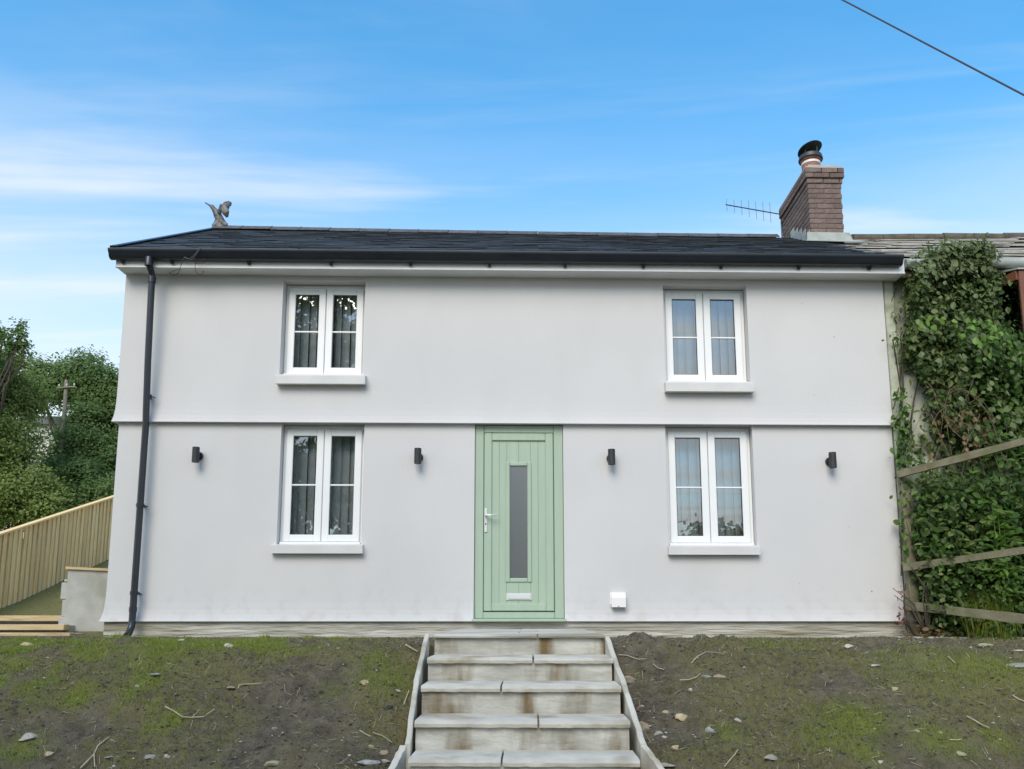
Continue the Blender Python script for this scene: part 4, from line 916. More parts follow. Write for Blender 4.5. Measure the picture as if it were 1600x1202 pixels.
# ------------------------------------------------------------------ right: the neighbouring cottage under its creeper
nb_ = thing('neighbouring_cottage', 'neglected neighbouring cottage with pale green render and worn roof under creeper', 'cottage', (6.5, 2.4, 0))
NX0, NX1, NY = XR+.012, 9.6, .06
nwt = atY(1450, 416, NY)[2]
mb = MB().box(NX0, NX1, NY, 4.9, -.3, nwt); build(mb, 'wall', 'old_render', nb_)
build(MB().box(XR+.02, XR+.13, -.012, NY-.001, -.2, nwt-.02, .012), 'quoin_strip', 'old_render', nb_)
ne = atY(1480, 408, -.12); nr = atY(1480, 374, 2.45); NRL = math.hypot(2.57, nr[2]-ne[2]); nuy, nuz = 2.57/NRL, (nr[2]-ne[2])/NRL
mb = MB()
for back in (0, 1):
    for (s0, s1, a) in ((0, NRL, 0),):
        q = [(NX0-.0, -.12, ne[2]-.03), (NX1, -.12, ne[2]-.03), (NX1, 2.45, nr[2]-.03), (NX0, 2.45, nr[2]-.03)]
        q = [(x, 4.9-y if back else y, z) for x, y, z in q]; q += [(x, y, z-.05) for x, y, z in q]
        mb.add(q, [(0, 1, 2, 3), (7, 6, 5, 4), (0, 4, 5, 1), (1, 5, 6, 2), (2, 6, 7, 3), (3, 7, 4, 0)])
nroof = build(mb, 'roof', 'old_ridge', nb_)
mb = MB(); random.seed(4)
for r in range(10):
    s0 = r*NRL/10-.02; s1 = s0+NRL/10+.05; x = NX0+.03-(.2 if r % 2 else 0)
    while x < NX1:
        a = max(x, NX0+.02); c = min(x+.385, NX1); x += .39
        if c-a < .05: continue
        j = random.uniform(-.012, .016); k2 = random.uniform(-.02, .02)
        def np_(xx, s, h): return (xx, -.12+nuy*s-nuz*h, ne[2]+nuz*s+nuy*h)
        q = [np_(a, s0+k2, .03+j), np_(c, s0+k2, .03+j*.3), np_(c, s1, .0), np_(a, s1, .0)]; q += [(p[0], p[1]+.004, p[2]-.016) for p in q]
        mb.add(q, [(0, 1, 2, 3), (0, 4, 5, 1), (1, 5, 6, 2), (3, 7, 4, 0), (4, 7, 6, 5), (2, 6, 7, 3)])
build(mb, 'roof_tiles', 'old_roof', nroof, kind='stuff')
x = XR+.30
while x < NX1-.1:
    build(MB().sweep([(x, 2.45, nr[2]-.02+random.uniform(-.008, .008)), (x+.43, 2.45, nr[2]-.02+random.uniform(-.012, .008))], [.105, .098], 10, .8), 'ridge_tile', 'old_ridge', nroof, auto=50); x += .435
build(MB().sweep([(XR+.2, -.17, ne[2]-.055), (NX1, -.17, ne[2]-.06)], .055, 10), 'gutter', 'lead', nb_, auto=50)
build(MB().box(XR+.17, NX1, -.125, -.10, ne[2]-.19, ne[2]-.06), 'fascia', 'old_ridge', nb_)
# canted timber window
wz1 = atY(1597, 424, -.28)[2]; wz0 = 2.9
wx = atY(1598, 470, -.28)[0]; wb = atY(1552, 470, NY)[0]
win = thing('bay_window', 'brown timber bay window at the right edge above the creeper', 'window', (wx, -.1, wz0)) if False else None
bay = build(MB().box(wx-.03, wx+.03, -.31, -.25, wz0, wz1, .006).box(wx+.031, wx+1.3, -.30, -.26, wz1-.09, wz1, .006).box(wx+.031, wx+1.3, -.30, -.26, wz0, wz0+.09, .006)
            .box(wx+.62, wx+.68, -.30, -.26, wz0+.091, wz1-.091, .006).box(wx+1.301, wx+1.36, -.31, -.25, wz0, wz1, .006), 'bay_window', 'brown_timber', nb_, label='brown timber bay window with dark glass')
def slant(z0, z1, t=.03):
    q = MB(); A_ = Vector((wx-.03, -.29, 0)); B_ = Vector((wb, NY, 0)); n_ = Vector((-(B_-A_).y, (B_-A_).x, 0)).normalized()*t
    return q.add([(p.x, p.y, z) for z in (z0, z1) for p in (A_-n_*.5, B_-n_*.5, B_+n_*.5, A_+n_*.5)], [(0, 3, 2, 1), (4, 5, 6, 7), (0, 1, 5, 4), (1, 2, 6, 5), (2, 3, 7, 6), (3, 0, 4, 7)])
build(slant(wz1-.10, wz1, .06), 'side_head', 'brown_timber', bay); build(slant(wz0, wz0+.08, .06), 'side_sill', 'brown_timber', bay)
build(slant(wz0+.081, wz1-.101, .008), 'side_pane', 'glass_dark', bay)
build(MB().box(wx+.031, wx+1.3, -.284, -.278, wz0+.09, wz1-.09), 'pane', 'glass_dark', bay)
build(MB().add([(wx-.05, -.33, wz1+.004), (wx+1.4, -.33, wz1+.004), (wx+1.4, NY, wz1+.10), (wb-.04, NY, wz1+.10), (wx-.05, -.33, wz1+.02), (wx+1.4, -.33, wz1+.02), (wx+1.4, NY, wz1+.13), (wb-.04, NY, wz1+.13)], [(0, 3, 2, 1), (4, 5, 6, 7), (0, 1, 5, 4), (1, 2, 6, 5), (2, 3, 7, 6), (3, 0, 4, 7)]), 'bay_roof', 'lead', bay)
build(MB().box(wb-.02, wb+.03, NY-.03, NY-.002, wz0, wz1), 'jamb', 'white_wall', bay)
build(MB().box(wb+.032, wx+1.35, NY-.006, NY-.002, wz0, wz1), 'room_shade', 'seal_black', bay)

# rail fence running out from the corner
rf = thing('rail_fence', 'weathered three rail timber fence half buried in undergrowth', 'fence', (4.05, -.1, 0))
pw0 = atY(1412, 740, -.10); pb0 = atY(1420, 955, -.10)
build(MB().box(pw0[0]-.05, pw0[0]+.05, -.15, -.05, -.1, pw0[2]+.05, .01), 'post', 'rail_wood', rf)
YN = -1.5
pn = atY(1650, 700, YN); build(MB().box(pn[0]-.01, pn[0]+.09, YN+.03, YN+.13, -.1, atY(1650, 672, YN)[2], .01), 'post', 'rail_wood', rf)
for (x0_, y0_, x1_, y1_, hh) in ((1403, 742, 1650, 677, .07), (1413, 887, 1650, 853, .07), (1416, 946, 1650, 973, .085)):
    A_ = Vector(atY(x0_, y0_, -.16)); B_ = Vector(atY(x1_, y1_, YN)); dv = (B_-A_); nv = Vector((-dv.y, dv.x, 0)).normalized()*.02
    q = MB(); nseg = 7; vs = []; fs = []
    for i in range(nseg+1):
        p = A_.lerp(B_, i/nseg); e = random.uniform(-.004, .004); up2 = Vector((0, 0, hh/2+e))
        vs += [p-nv-up2, p+nv-up2, p+nv+up2, p-nv+up2]
    for i in range(nseg):
        for k in range(4): fs.append((i*4+k, i*4+(k+1) % 4, (i+1)*4+(k+1) % 4, (i+1)*4+k))
    fs += [(0, 1, 2, 3), tuple(nseg*4+k for k in (3, 2, 1, 0))]
    build(q.add(vs, fs), 'rail', 'rail_wood', rf)

# creeper: an uneven blanket on the wall, thick above, leaf by leaf
rg = np.random.default_rng(21); random.seed(21)
def poly_pts(poly, n):
    poly = np.array(poly, float); lo = poly.min(0); hi = poly.max(0); outp = []
    while len(outp) < n:
        c_ = rg.uniform(lo, hi, (n*2, 2)); ins = np.zeros(len(c_), bool)
        for i in range(len(poly)):
            a, b2 = poly[i], poly[(i+1) % len(poly)]
            cr = ((a[1] > c_[:, 1]) != (b2[1] > c_[:, 1])) & (c_[:, 0] < (b2[0]-a[0])*(c_[:, 1]-a[1])/(b2[1]-a[1]+1e-9)+a[0]); ins ^= cr
        outp += list(c_[ins])
    return np.array(outp[:n])
def blanket(poly, n, y0, depth, size, m, parent, name='foliage', org=(0, 0, 0), droop=.9, kind='stuff', clump=.5, top=None):
    px = poly_pts(poly, n)
    # leaves gather in clumps
    cent = poly_pts(poly, max(12, n//55)); d2 = rg.integers(0, len(cent), n); take = rg.random(n) < clump
    px[take] = cent[d2[take]]+rg.normal(0, 9, (take.sum(), 2))
    W_ = np.array([atY(a, b2, y0) for a, b2 in px])
    bulge = fbm(W_[:, 0], W_[:, 2], 2.4, 3); dep = (rg.random(n)**.7)*depth*(.25+1.3*np.clip(bulge-.15, 0, 1))
    D = (W_-CAM); P = W_.copy(); P[:, 1] -= dep; P[:, 0] += rg.normal(0, .02, n)
    Nn = np.tile(np.array([-.05, -1., .35]), (n, 1))
    V, Fc = leaves(P, Nn, (.45+1.25*rg.random(n)**2)*size*1.05, .6, droop, rg)
    return raw(name, V, Fc, m, org, parent, kind=kind)
co = (4.9, -.1, 0.)
creeper = thing('creeper', 'dark green creeper smothering the neighbouring cottage wall up to its eaves', 'creeper', co)
P_up = [(1412, 440), (1425, 412), (1470, 398), (1512, 388), (1540, 394), (1546, 430), (1542, 505), (1600, 530), (1640, 540), (1640, 720), (1560, 715), (1500, 690), (1455, 665), (1440, 610), (1408, 560), (1408, 500)]
blanket(P_up, 17000, NY-.02, .36, .053, 'leaf_ivy', creeper, org=co)
blanket([(1420, 420), (1475, 394), (1515, 386), (1538, 394), (1538, 415), (1500, 430), (1440, 440)], 1300, -.16, .20, .062, 'leaf_pale', creeper, 'pale_foliage', co)
blanket([(1440, 640), (1640, 640), (1640, 985), (1425, 985), (1425, 740)], 4200, NY-.02, .16, .06, 'leaf_ivy', creeper, 'shaded_foliage', co, clump=.3)
blanket([(1625, 545), (1760, 575), (1930, 640), (1930, 985), (1625, 985)], 7000, NY-.02, .34, .062, 'leaf_ivy', creeper, 'side_foliage', co, clump=.4)
blanket([(1480, 520), (1540, 505), (1600, 530), (1640, 560), (1640, 700), (1580, 690), (1530, 620)], 2000, -.14, .34, .066, 'leaf_bramble', creeper, 'young_foliage', co)
def single_leaves(parent, org, spots, m, size, shapebig=1.):
    base_ = None
    for (px, py, Y) in spots:
        p = Vector(atY(px, py, Y))
        if base_ is None:
            q = MB().add([tuple(v) for v in LEAF_V], [(0, 1, 2, 3), (0, 3, 4, 5)]); base_ = piece(q, 'leaf', m, parent, p); o = base_
        else: o = place(base_, parent, p)
        s = size*random.uniform(.75, 1.25); o.scale = (s*1.15, s, s)
        o.rotation_euler = (R(-100+random.uniform(-35, 30)), random.uniform(-.6, .6), random.uniform(-.7, .7))
sp = [(random.uniform(1425, 1535), random.uniform(405, 560), -.46+random.uniform(-.04, .12)) for _ in range(70)]+[(random.uniform(1500, 1600), random.uniform(520, 690), -.52+random.uniform(-.05, .12)) for _ in range(60)]
single_leaves(creeper, co, sp, 'leaf_pale', .075)
sp = [(1462+random.gauss(0, 10), 497+random.gauss(0, 6), -.56+random.uniform(-.03, .03)) for _ in range(10)]+[(1515+random.gauss(0, 22), 503+random.gauss(0, 6), -.56) for _ in range(12)]+[(1560+random.gauss(0, 20), 530+random.gauss(0, 14), -.58) for _ in range(18)]
single_leaves(creeper, co, sp, 'leaf_bright', .08)
mb = MB()
for (a, b2) in (((1408, 690), (1420, 430)), ((1425, 700), (1440, 480)), ((1470, 735), (1462, 560)), ((1480, 740), (1500, 600)), ((1500, 745), (1480, 640)), ((1395, 640), (1415, 470)), ((1390, 560), (1400, 450))):
    pts = []
    for i in range(7):
        f = i/6; pts.append(atY(a[0]+(b2[0]-a[0])*f+random.uniform(-6, 6), a[1]+(b2[1]-a[1])*f, NY-.03-random.uniform(0, .05)))
    mb.sweep(pts, [.011-.001*i for i in range(7)], 6)
build(mb, 'stem', 'bark', creeper)
# sprig of ivy climbing the pale strip and the wall edge
iv = thing('ivy_sprig', 'small ivy creeping up the pale strip at the cottage corner', 'ivy', (3.95, -.06, 0))
io = (3.95, -.06, 0)
for pl, n in (([(1398, 600), (1415, 605), (1424, 680), (1432, 735), (1402, 740), (1400, 680)], 190), ([(1402, 740), (1418, 742), (1424, 840), (1412, 890), (1405, 840)], 110), ([(1386, 515), (1402, 518), (1404, 545), (1392, 548)], 16), ([(1396, 640), (1402, 650), (1408, 720), (1401, 740)], 50)):
    blanket(pl, n, -.10, .06, .060, 'leaf_bramble', iv, 'foliage', io, clump=.2)
mb = MB(); mb.sweep([atY(1408, 900, -.09), atY(1410, 800, -.09), atY(1404, 700, -.08), atY(1408, 610, -.02), atY(1395, 530, -.02)], .007, 6); build(mb, 'stem', 'bark', iv)
rd = thing('red_creeper', 'small reddish creeper drooping beside the plinth at the cottage corner', 'creeper', (4.0, -.12, 0))
blanket([(1400, 920), (1416, 912), (1420, 935), (1414, 975), (1398, 972), (1404, 945)], 46, -.14, .05, .042, 'leaf_red', rd, 'foliage', (4.0, -.12, 0), clump=.2)
build(MB().sweep([atY(1416, 985, -.10), atY(1412, 940, -.12), atY(1415, 912, -.10)], .006, 6), 'stem', 'bark', rd)

# undergrowth between the creeper and the bank: separate plants
def plant(name, label, px, pyb, Y, w_px, h_px, n, size, m, seed, stems=6, cat='shrub', depth=.3, lean=0., stemm='bark'):
    rg_ = np.random.default_rng(seed); random.seed(seed); b_ = atY(px, pyb, Y); zg_ = float(ground_h(b_[0], Y, False)); b_ = np.array([b_[0], Y, zg_ if abs(b_[2]-zg_) < .6 else zg_])
    t_ = thing(name, label, cat, tuple(b_), 'undergrowth behind the rail fence'); s = (Y+8.7)/F; tipz = atY(px, pyb-h_px, Y)[2]
    H = tipz-b_[2]; P = []; Nn = []; mb = MB()
    for k in range(stems):
        tip = np.array([b_[0]+rg_.uniform(-.5, .5)*w_px*s+lean, Y+rg_.uniform(-.5, .5)*depth, b_[2]+H*rg_.uniform(.55, 1.0)])
        mid = (b_+tip)/2+np.array([rg_.uniform(-.1, .1), rg_.uniform(-.08, .08), .1]); pts = [b_, b_*.5+mid*.5, mid, mid*.5+tip*.5, tip]
        mb.sweep(pts, [.009, .008, .007, .005, .003], 5)
        m_n = n//stems; f = rg_.random(m_n)**.75; q = np.array([np.array(b_)*(1-a)**2+2*mid*a*(1-a)+tip*a*a for a in f])
        spread = .07+.20*w_px*s*(1-abs(f-.55))
        q = q+rg_.normal(0, 1, (m_n, 3))*spread[:, None]*np.array([1, .8, .7]); P.append(q)
        nn = np.tile(np.array([0, -.6, .8]), (m_n, 1)); Nn.append(nn)
    P = np.concatenate(P); Nn = np.concatenate(Nn); g_ = ground_h(P[:, 0], P[:, 1], False); ok = (P[:, 2] > g_+.01) & (P[:, 0] > np.where(P[:, 1] < .02, XR+.03-.0*P[:, 1], 9)); P[:, 1] = np.minimum(P[:, 1], NY-.03); ok = (P[:, 2] > g_+.01) & (P[:, 0] > XR+.05)
    V, Fc = leaves(P[ok], Nn[ok], rg_.uniform(.6, 1.3, ok.sum())*size, .6, .5, rg_)
    build(mb, 'stems', stemm, t_); raw('foliage', V, Fc, m, tuple(b_), t_, kind='stuff'); return t_
U = [('bramble_bush', 'dark bramble bush under the top rail beside the corner post', 1460, 985, -.30, 90, 240, 1500, .075, 'leaf_bramble', 31),
     ('bramble_bush', 'dense bramble bush under the top rail further from the post', 1530, 985, -.32, 110, 250, 1900, .08, 'leaf_ivy', 32),
     ('bramble_bush', 'tall leafy bramble rising past the top rail at the right edge', 1600, 985, -.40, 110, 330, 2100, .085, 'leaf_bramble', 33),
     ('low_bush', 'low dark bush between middle and bottom rails near the post', 1450, 990, -.35, 80, 110, 800, .06, 'leaf_ivy', 34),
     ('low_bush', 'low feathery green bush behind the bottom rail', 1530, 990, -.42, 100, 130, 1500, .055, 'leaf_bramble', 35),
     ('low_bush', 'low bush at the right edge behind the bottom rail', 1605, 990, -.5, 90, 130, 1000, .06, 'leaf_bramble', 36),
     ('dark_shrub', 'dark shrub in the shade against the neighbouring wall', 1480, 990, -.12, 130, 200, 1800, .075, 'leaf_ivy', 37),
     ('dark_shrub', 'dark shrub close to the wall at the right edge', 1580, 990, -.14, 130, 230, 2000, .075, 'leaf_ivy', 38),
     ('ground_weed', 'small green weed at the foot of the corner post', 1432, 996, -.28, 40, 35, 260, .04, 'leaf_bramble', 39),
     ('ground_weed', 'small green weed below the bottom rail near the right edge', 1545, 996, -.5, 50, 35, 260, .04, 'leaf_bramble', 40)]
for (nm, lab, px, pyb, Y, wp, hp_, n, sz, m, sd_) in U: plant(nm, lab, px, pyb, Y, wp, hp_, n, sz, m, sd_, 9)
# tall willowherb-like weed with narrow leaves
wy = -.62; wbp = atY(1558, 868, wy); wz = float(ground_h(wbp[0], wy, False))
wd_ = thing('tall_weed', 'bright green upright weed with narrow leaves above the middle rail', 'weed', (wbp[0], wy, wz), None)
mb = MB(); NARROW = LEAF_V*np.array([.42, 1, 1]); P = []; T = []
for k in range(3):
    tip = np.array(atY(1550+k*9, 785+k*14, wy-.02*k)); bb = np.array([wbp[0]+.03*k, wy, wz]); mb.sweep([bb, bb*.5+tip*.5+np.array([.01, 0, 0]), tip], [.007, .006, .003], 6)
    for f in np.linspace(.35, 1, 46): P.append(bb*(1-f)+tip*f)
build(mb, 'stem', 'leaf_bright', wd_); P = np.array(P); an = rg.uniform(0, 2*math.pi, len(P))
Nn = np.stack([np.cos(an)*.5, np.sin(an)*.5, np.ones(len(P))*.9], 1)
V, Fc = leaves(P, Nn, rg.uniform(.10, .19, len(P)), .25, -.1, rg, NARROW); raw('foliage', V, Fc, 'leaf_bright', (wbp[0], wy, wz), wd_, kind='stuff')
# dead bracken and bare canes
dd = thing('dead_stems', 'bare brown dead stems hanging below the creeper above the top rail', 'stems', (4.75, -.4, .9))
random.seed(5)
for k in range(26):
    a = (random.uniform(1445, 1530), random.uniform(600, 700)); l = random.uniform(15, 95); pts = []
    xo = random.uniform(-60, 80); cv = random.uniform(-14, 14); cw_ = random.uniform(-10, 26)
    for i in range(5): f = i/4; pts.append(atY(a[0]+xo*f*(.4+.6*f)+cv*math.sin(f*3.1), a[1]+l*f*f-cw_*math.sin(f*3.1), -.42-.10*f+random.uniform(-.012, .012)))
    build(MB().sweep(pts, [.003, .003, .0025, .002, .0015], 5), 'stem', 'dead_stem', dd)
V, Fc = leaves(np.array([atY(random.uniform(1450, 1550), random.uniform(640, 720), -.45+random.uniform(-.1, .06)) for _ in range(70)]), np.tile([0, -1., .2], (70, 1)), rg.uniform(.03, .07, 70), .7, 1., rg)
raw('dead_leaves', V, Fc, 'leaf_dead', (4.75, -.4, .9), dd, kind='stuff')
dl = thing('leaf_litter', 'heap of brown dead leaves under the bottom rail', 'leaf litter', (4.7, -.35, 0))
n = 380; P = np.array([atY(random.gauss(1480, 28), 990, -.32+random.gauss(0, .10)) for _ in range(n)]); P[:, 2] = ground_h(P[:, 0], P[:, 1])+np.abs(rg.normal(0, .05, n))+.005
V, Fc = leaves(P, np.tile([0, -.2, 1.], (n, 1)), rg.uniform(.03, .07, n), .5, 0, rg); raw('leaves', V, Fc, 'leaf_dead', (4.7, -.35, 0), dl, kind='stuff')
# long grass tussock behind the bottom rail
tz = atY(1545, 925, -.5); tx = tz[0]; tg = float(ground_h(tx, -.5, False))
tus = thing('grass_tussock', 'yellow green tussock of fine grass behind the bottom rail', 'grass', (tx, -.5, tg))
Vv = []; Ff = []
for k in range(900):
    bx, by = tx+random.gauss(0, .10), -.5+random.gauss(0, .06); hh = random.uniform(.25, .62); ox, oy = random.gauss(0, .12), random.gauss(0, .08)-.04; wv = .004
    i0 = len(Vv); Vv += [(bx-wv, by, tg), (bx+wv, by, tg), (bx+ox*.4+wv, by+oy*.4, tg+hh*.7), (bx+ox*.4-wv, by+oy*.4, tg+hh*.7), (bx+ox, by+oy, tg+hh*.85)]
    Ff += [(i0, i0+1, i0+2, i0+3), (i0+3, i0+2, i0+4)]
raw('blades', np.array(Vv), Ff, 'grass_blade', (tx, -.5, tg), tus, kind='stuff')
# concrete edging at the foot of the undergrowth
q0 = atY(1400, 997, -.42); q1 = atY(1640, 1000, -.50)
build(MB().add([(q0[0], -.46, -.08), (q1[0], -.62, -.08), (q1[0], -.54, -.08), (q0[0], -.38, -.08), (q0[0], -.46, .022), (q1[0], -.62, .022), (q1[0], -.54, .022), (q0[0], -.38, .022)], [(0, 3, 2, 1), (4, 5, 6, 7), (0, 1, 5, 4), (1, 2, 6, 5), (2, 3, 7, 6), (3, 0, 4, 7)]), 'edging_kerb', 'concrete', None, 'thin pale concrete edging along the foot of the undergrowth', 'edging')

# ------------------------------------------------------------------ loose stones, twigs, pebbles, grass on the bank
def stone_mesh(seed, ax, ay, az):
    rr = random.Random(seed); bm = bmesh.new(); bmesh.ops.create_icosphere(bm, subdivisions=2, radius=1)
    pl = [Vector((rr.gauss(0, 1), rr.gauss(0, 1), rr.gauss(0, 1))).normalized() for _ in range(13)]; pd = [rr.uniform(.38, .8) for _ in pl]
    for v in bm.verts:
        for n_, d_ in zip(pl, pd):
            e = v.co.dot(n_)-d_
            if e > 0: v.co -= n_*e
        v.co.x *= ax; v.co.y *= ay; v.co.z *= az
    q = MB(); bm.verts.ensure_lookup_table(); q.v = [tuple(v.co) for v in bm.verts]; q.f = [tuple(v.index for v in f.verts) for f in bm.faces]; bm.free(); return q
ST = [(45, 1007, 18, 8, 'tan', 'rounded tan stone in the grass near the timber steps'), (46, 1149, 30, 13, 'pale', 'large pale angular stone low at the left edge'), (78, 1176, 16, 10, 'tan', 'yellowish round stone right of the large pale angular stone'),
      (238, 1054, 21, 5, 'slate', 'long flat slate piece on the bank below the downpipe'), (214, 1073, 10, 7, 'pale', 'small pale stone below the long flat slate piece'), (235, 1182, 17, 8, 'slate', 'pale flat stone low on the left bank'), (261, 1183, 12, 8, 'pale', 'rounded pale stone right beside a pale flat stone'),
      (172, 1182, 14, 6, 'slate', 'flat grey stone just right of the forked twig'), (283, 1001, 10, 5, 'white', 'white stone at the foot of the plinth near the downpipe'), (357, 1008, 13, 10, 'white', 'crumpled whitish stone in the grass under the left windows'),
      (570, 1066, 20, 10, 'tan', 'blocky yellowish stone on the bank left of the steps'), (622, 1080, 13, 8, 'pale', 'pale stone between the yellowish stone and the left edging'), (607, 1107, 16, 8, 'dark', 'black flat piece lying left of the steps'),
      (573, 1192, 32, 11, 'grey', 'large flat grey stone against the lower left edging'), (602, 1189, 20, 9, 'grey', 'medium grey stone wedged by the lower left edging'), (425, 1196, 21, 9, 'moss', 'buff flat stone at the bottom of the left bank'), (361, 1074, 20, 5, 'brown', 'flat brown stone beside a curled twig'), (598, 1176, 16, 9, 'brown', 'small brown stone above the grey stones at the left edging'),
      (430, 1138, 8, 6, 'grey', 'small grey stone in the middle of the left bank'), (580, 1168, 9, 7, 'moss', 'small olive stone near the lower left edging'),
      (1127, 1056, 26, 11, 'brown', 'large flat brown stone high on the right bank'), (1104, 1057, 14, 5, 'slate', 'thin grey shard left of the large flat brown stone'), (1065, 1120, 22, 12, 'tan', 'tan oblong stone on the right bank near the steps'), (1152, 1125, 16, 7, 'pale', 'pale grey stone on the right bank over a dark hollow'), (1110, 1140, 15, 10, 'grey', 'leaning grey stone between the tan oblong stone and the pale grey one'),
      (1029, 1146, 12, 9, 'pale', 'pale round stone among pebbles beside the right edging'), (1038, 1152, 9, 6, 'white', 'small white stone beside the pale round stone'), (1055, 1168, 18, 8, 'tan', 'flat tan stone below the pebbles at the right edging'), (1007, 1138, 20, 18, 'brown', 'large brown stone leaning on the right edging'), (1205, 1187, 22, 10, 'grey', 'dark grey flat stone at the bottom of the right bank'),
      (985, 1060, 20, 14, 'brown', 'blocky brown stone at the upper right edging'), (1004, 1104, 18, 10, 'brown', 'flat brown stones tucked against the middle of the right edging'), (1040, 1194, 26, 9, 'pale', 'pale flat stone at the splayed foot of the right edging'), (1079, 1078, 6, 6, 'white', 'tiny bright white stone in dark soil right of the steps'),
      (1040, 1112, 13, 7, 'moss', 'small olive stone left of the tan oblong stone'), (1326, 1012, 13, 8, 'white', 'white angular stone at the top of the right bank'), (1369, 1040, 12, 5, 'white', 'flat whitish stone below the white angular stone'), (1397, 1075, 13, 8, 'moss', 'mossy stone in the middle of the right bank'), (1541, 1007, 22, 6, 'moss', 'flat mossy stone before the undergrowth'),
      (1590, 1039, 34, 8, 'slate', 'long grey slab at the right edge of the bank'), (1502, 1178, 13, 8, 'moss', 'pale olive stone at the lower right of the bank'), (1469, 1144, 9, 6, 'tan', 'small tan stone on mossy turf low on the right bank'), (1376, 1190, 10, 7, 'white', 'white pebble pair at the bottom of the right bank'), (1433, 1141, 8, 6, 'pale', 'small pale stone in a dark hollow of the right bank'), (1591, 1018, 12, 4, 'white', 'white shard near the right edge before the undergrowth')]
for i, (px, py, wp, hp_, c_, lab) in enumerate(ST):
    p = ground_hit(px, py+hp_*.3); s = (p[1]+8.7)/F; ax = wp*s/2*1.15; az = hp_*s/2*1.1; ay = ax*random.uniform(.6, .85); ax *= 1.2; az *= 1.1
    q = stone_mesh(500+i, ax, ay, az); a = random.uniform(-.35, .35)
    z_ = float(ground_h(p[0], p[1]))
    q.v = [(p[0]+x*math.cos(a)-y*math.sin(a), p[1]+x*math.sin(a)+y*math.cos(a), z_+z+az*.12) for x, y, z in q.v]
    build(q, 'stone', 'stone_'+c_, None, lab, 'stone', 'loose stones on the bank')
TW = [([(258, 1113), (272, 1118), (285, 1124), (300, 1127), (318, 1124), (335, 1115)], 2.2, 'curved pale twig lying across the left bank'), ([(126, 1204), (140, 1190), (147, 1183), (153, 1172), (162, 1163), (170, 1157)], 2.6, 'forked pale twig at the bottom of the left bank'),
      ([(372, 1080), (374, 1074), (382, 1072), (396, 1072), (410, 1071)], 2., 'curled pale twig in the middle of the left bank'), ([(562, 1147), (570, 1150), (579, 1158)], 1.8, 'short pale twig left of the lower steps'), ([(582, 1150), (598, 1153), (613, 1165)], 1.8, 'straight pale twig close to the lower left edging'),
      ([(634, 1012), (643, 1016), (652, 1021)], 2.6, 'white stick by the top of the left edging'), ([(631, 1104), (635, 1094), (639, 1084)], 2.2, 'pale stick leaning by the middle of the left edging'), ([(1132, 1204), (1140, 1192), (1147, 1184), (1153, 1178)], 1.8, 'bent pale twig at the bottom of the right bank'),
      ([(1511, 1124), (1520, 1128), (1533, 1136), (1545, 1143)], 2.4, 'long pale twig on the lower right bank'), ([(1582, 1093), (1592, 1097), (1604, 1101)], 2.4, 'pale twig at the right edge of the bank'), ([(1482, 1029), (1487, 1034), (1492, 1040)], 2., 'short straw stick on the upper right turf'), ([(1484, 1163), (1493, 1160), (1502, 1159)], 2.2, 'short pale stick low on the right bank'),
      ([(1062, 1066), (1076, 1065), (1088, 1061), (1096, 1054)], 1.8, 'curved twig beside the thin grey shard'), ([(1080, 1040), (1090, 1030), (1102, 1023), (1118, 1022), (1132, 1024)], 1.6, 'long thin twig high on the right bank'), ([(966, 1026), (980, 1028), (996, 1033), (1010, 1032)], 1.6, 'thin straw by the top of the right edging'), ([(1021, 1041), (1028, 1047), (1038, 1051)], 1.6, 'short curved straw in dark soil right of the steps')]
for i, (pp, wp, lab) in enumerate(TW):
    pts = []
    for px, py in pp:
        p = ground_hit(px, py); pts.append((p[0], p[1]-.004, float(ground_h(p[0], p[1]))+.012))
    s = (pts[0][1]+8.7)/F; q = MB().sweep(pts, [wp*s*.5*(1-.4*k/len(pts)) for k in range(len(pts))], 6)
    if i == 1: 
        p = ground_hit(148, 1204); q.sweep([pts[2], (p[0], p[1], float(ground_h(p[0], p[1]))+.012)], [wp*s*.4, wp*s*.3], 6)
    if i == 0:
        p = ground_hit(312, 1117); q.sweep([pts[3], (p[0], p[1], float(ground_h(p[0], p[1]))+.03)], [wp*s*.3, wp*s*.2], 6)
    build(q, 'twig', 'twig', None, lab, 'twig', 'twigs on the bank')
def scatter_xy(n, ylo=-4.6, yhi=-.1, wid=None):
    Y = rg.uniform(ylo, yhi, n); half = (Y+8.7)*.68; X = rg.uniform(-1, 1, n)*half
    ok = ~((X > SX0-.03) & (X < SX1+.03)); return X[ok], Y[ok]
bm = bmesh.new(); bmesh.ops.create_icosphere(bm, subdivisions=1, radius=1); ICO = np.array([v.co[:] for v in bm.verts]); bm.verts.ensure_lookup_table(); ICF = np.array([[v.index for v in f.verts] for f in bm.faces]); bm.free()
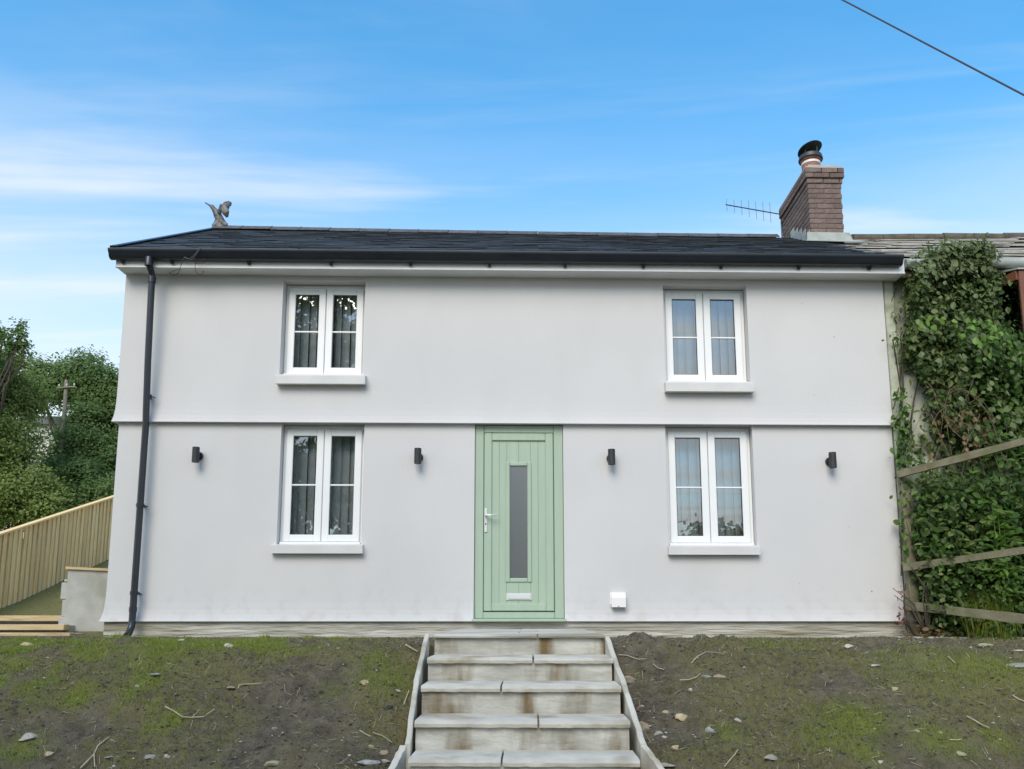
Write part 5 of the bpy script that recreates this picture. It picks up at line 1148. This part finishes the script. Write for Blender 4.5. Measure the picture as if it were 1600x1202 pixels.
def grit(name, n, lo, hi, m, power, lab, cat, flat=.55, dens=None):
    X, Y = scatter_xy(n)
    if dens is not None:
        k = rg.random(len(X)) < dens(X, Y); X, Y = X[k], Y[k]
    n = len(X); S = lo+(hi-lo)*rg.random(n)**power; Z = ground_h(X, Y)+S*.15
    V = ICO[None]*rg.uniform(.65, 1.2, (n, 12, 1)); sc = np.stack([S*rg.uniform(.7, 1.4, n), S*rg.uniform(.7, 1.3, n), S*flat*rg.uniform(.6, 1.2, n)], 1)
    V = V*sc[:, None, :]; an = rg.uniform(0, 6.28, n); c_, s_ = np.cos(an)[:, None], np.sin(an)[:, None]
    V = np.stack([V[..., 0]*c_-V[..., 1]*s_, V[..., 0]*s_+V[..., 1]*c_, V[..., 2]], -1)+np.stack([X, Y, Z], -1)[:, None]
    Fc = (np.arange(n)*12)[:, None, None]+ICF[None]
    return raw(name, V.reshape(-1, 3), Fc.reshape(-1, 3), m, (0, 0, 0), label=lab, cat=cat, kind='stuff')
edge = lambda X, Y: np.clip(.16+.5*sm(fbm(X, Y, 1.7, 3), .5, .68)+.9*np.exp(-((X-.85)/.22)**2)*sm(-Y, 3., 3.4)+.7*np.exp(-((X+1.0)/.18)**2)*sm(-Y, 3.5, 3.9), 0, 1)
grit('pebbles', 9500, .002, .014, 'pebble', 4., 'small pale pebbles strewn over the bank', 'pebbles', dens=edge)
grit('soil_crumbs', 24000, .003, .013, 'soil_crumb', 2.5, 'dark crumbs of soil covering the bank', 'soil', .75)
def blades(name, n, dens, hlo, hhi, wv, m, lab, cat, lean=.6):
    X, Y = scatter_xy(n); k = rg.random(len(X)) < dens(X, Y); X, Y = X[k], Y[k]; n = len(X); Z = ground_h(X, Y)-.003
    H = rg.uniform(hlo, hhi, n); an = rg.uniform(0, 6.28, n); dx_, dy_ = np.cos(an), np.sin(an); l = rg.uniform(.1, lean, n)*H; a2 = rg.uniform(0, 6.28, n)
    B = np.stack([X, Y, Z], -1); sv = np.stack([dx_*wv, dy_*wv, 0*X], -1); tip = B+np.stack([np.cos(a2)*l, np.sin(a2)*l, H], -1); midp = B*.45+tip*.55+np.stack([0*X, 0*X, H*.12], -1)
    V = np.stack([B-sv, B+sv, midp+sv*.7, midp-sv*.7, tip], 1); i0 = np.arange(n)*5
    Fq = [tuple(r) for r in np.stack([i0, i0+1, i0+2, i0+3], 1).tolist()]+[tuple(r) for r in np.stack([i0+3, i0+2, i0+4], 1).tolist()]
    return raw(name, V.reshape(-1, 3), Fq, m, (0, 0, 0), label=lab, cat=cat, kind='stuff')
blades('grass', 300000, lambda X, Y: grass_mask(X, Y)*.75, .012, .045, .0016, 'grass_blade', 'short bright green grass growing in patches on the bank', 'grass')
def mossd(X, Y): return np.clip(sm(fbm(X+40, Y, 1.3, 5, .6), .38, .56)*.75+.08, 0, 1)
blades('moss', 170000, mossd, .006, .022, .0022, 'moss_blade', 'olive moss and seedlings thinly covering the soil', 'moss', 1.2)
X, Y = scatter_xy(1700); pts = MB()
for x, y in zip(X, Y):
    a = random.uniform(0, 6.28); l = random.uniform(.012, .07); z = float(ground_h(x, y))+.008; z2 = float(ground_h(x+l*math.cos(a), y+l*math.sin(a)))+.010
    pts.sweep([(x, y, z), (x+l*math.cos(a), y+l*math.sin(a), z2)], [.0018, .001], 4)
build(pts, 'straw', 'twig', None, 'bits of dry straw scattered over the bank', 'straw', kind='stuff', base=(0, 0, 0), fixn=False)
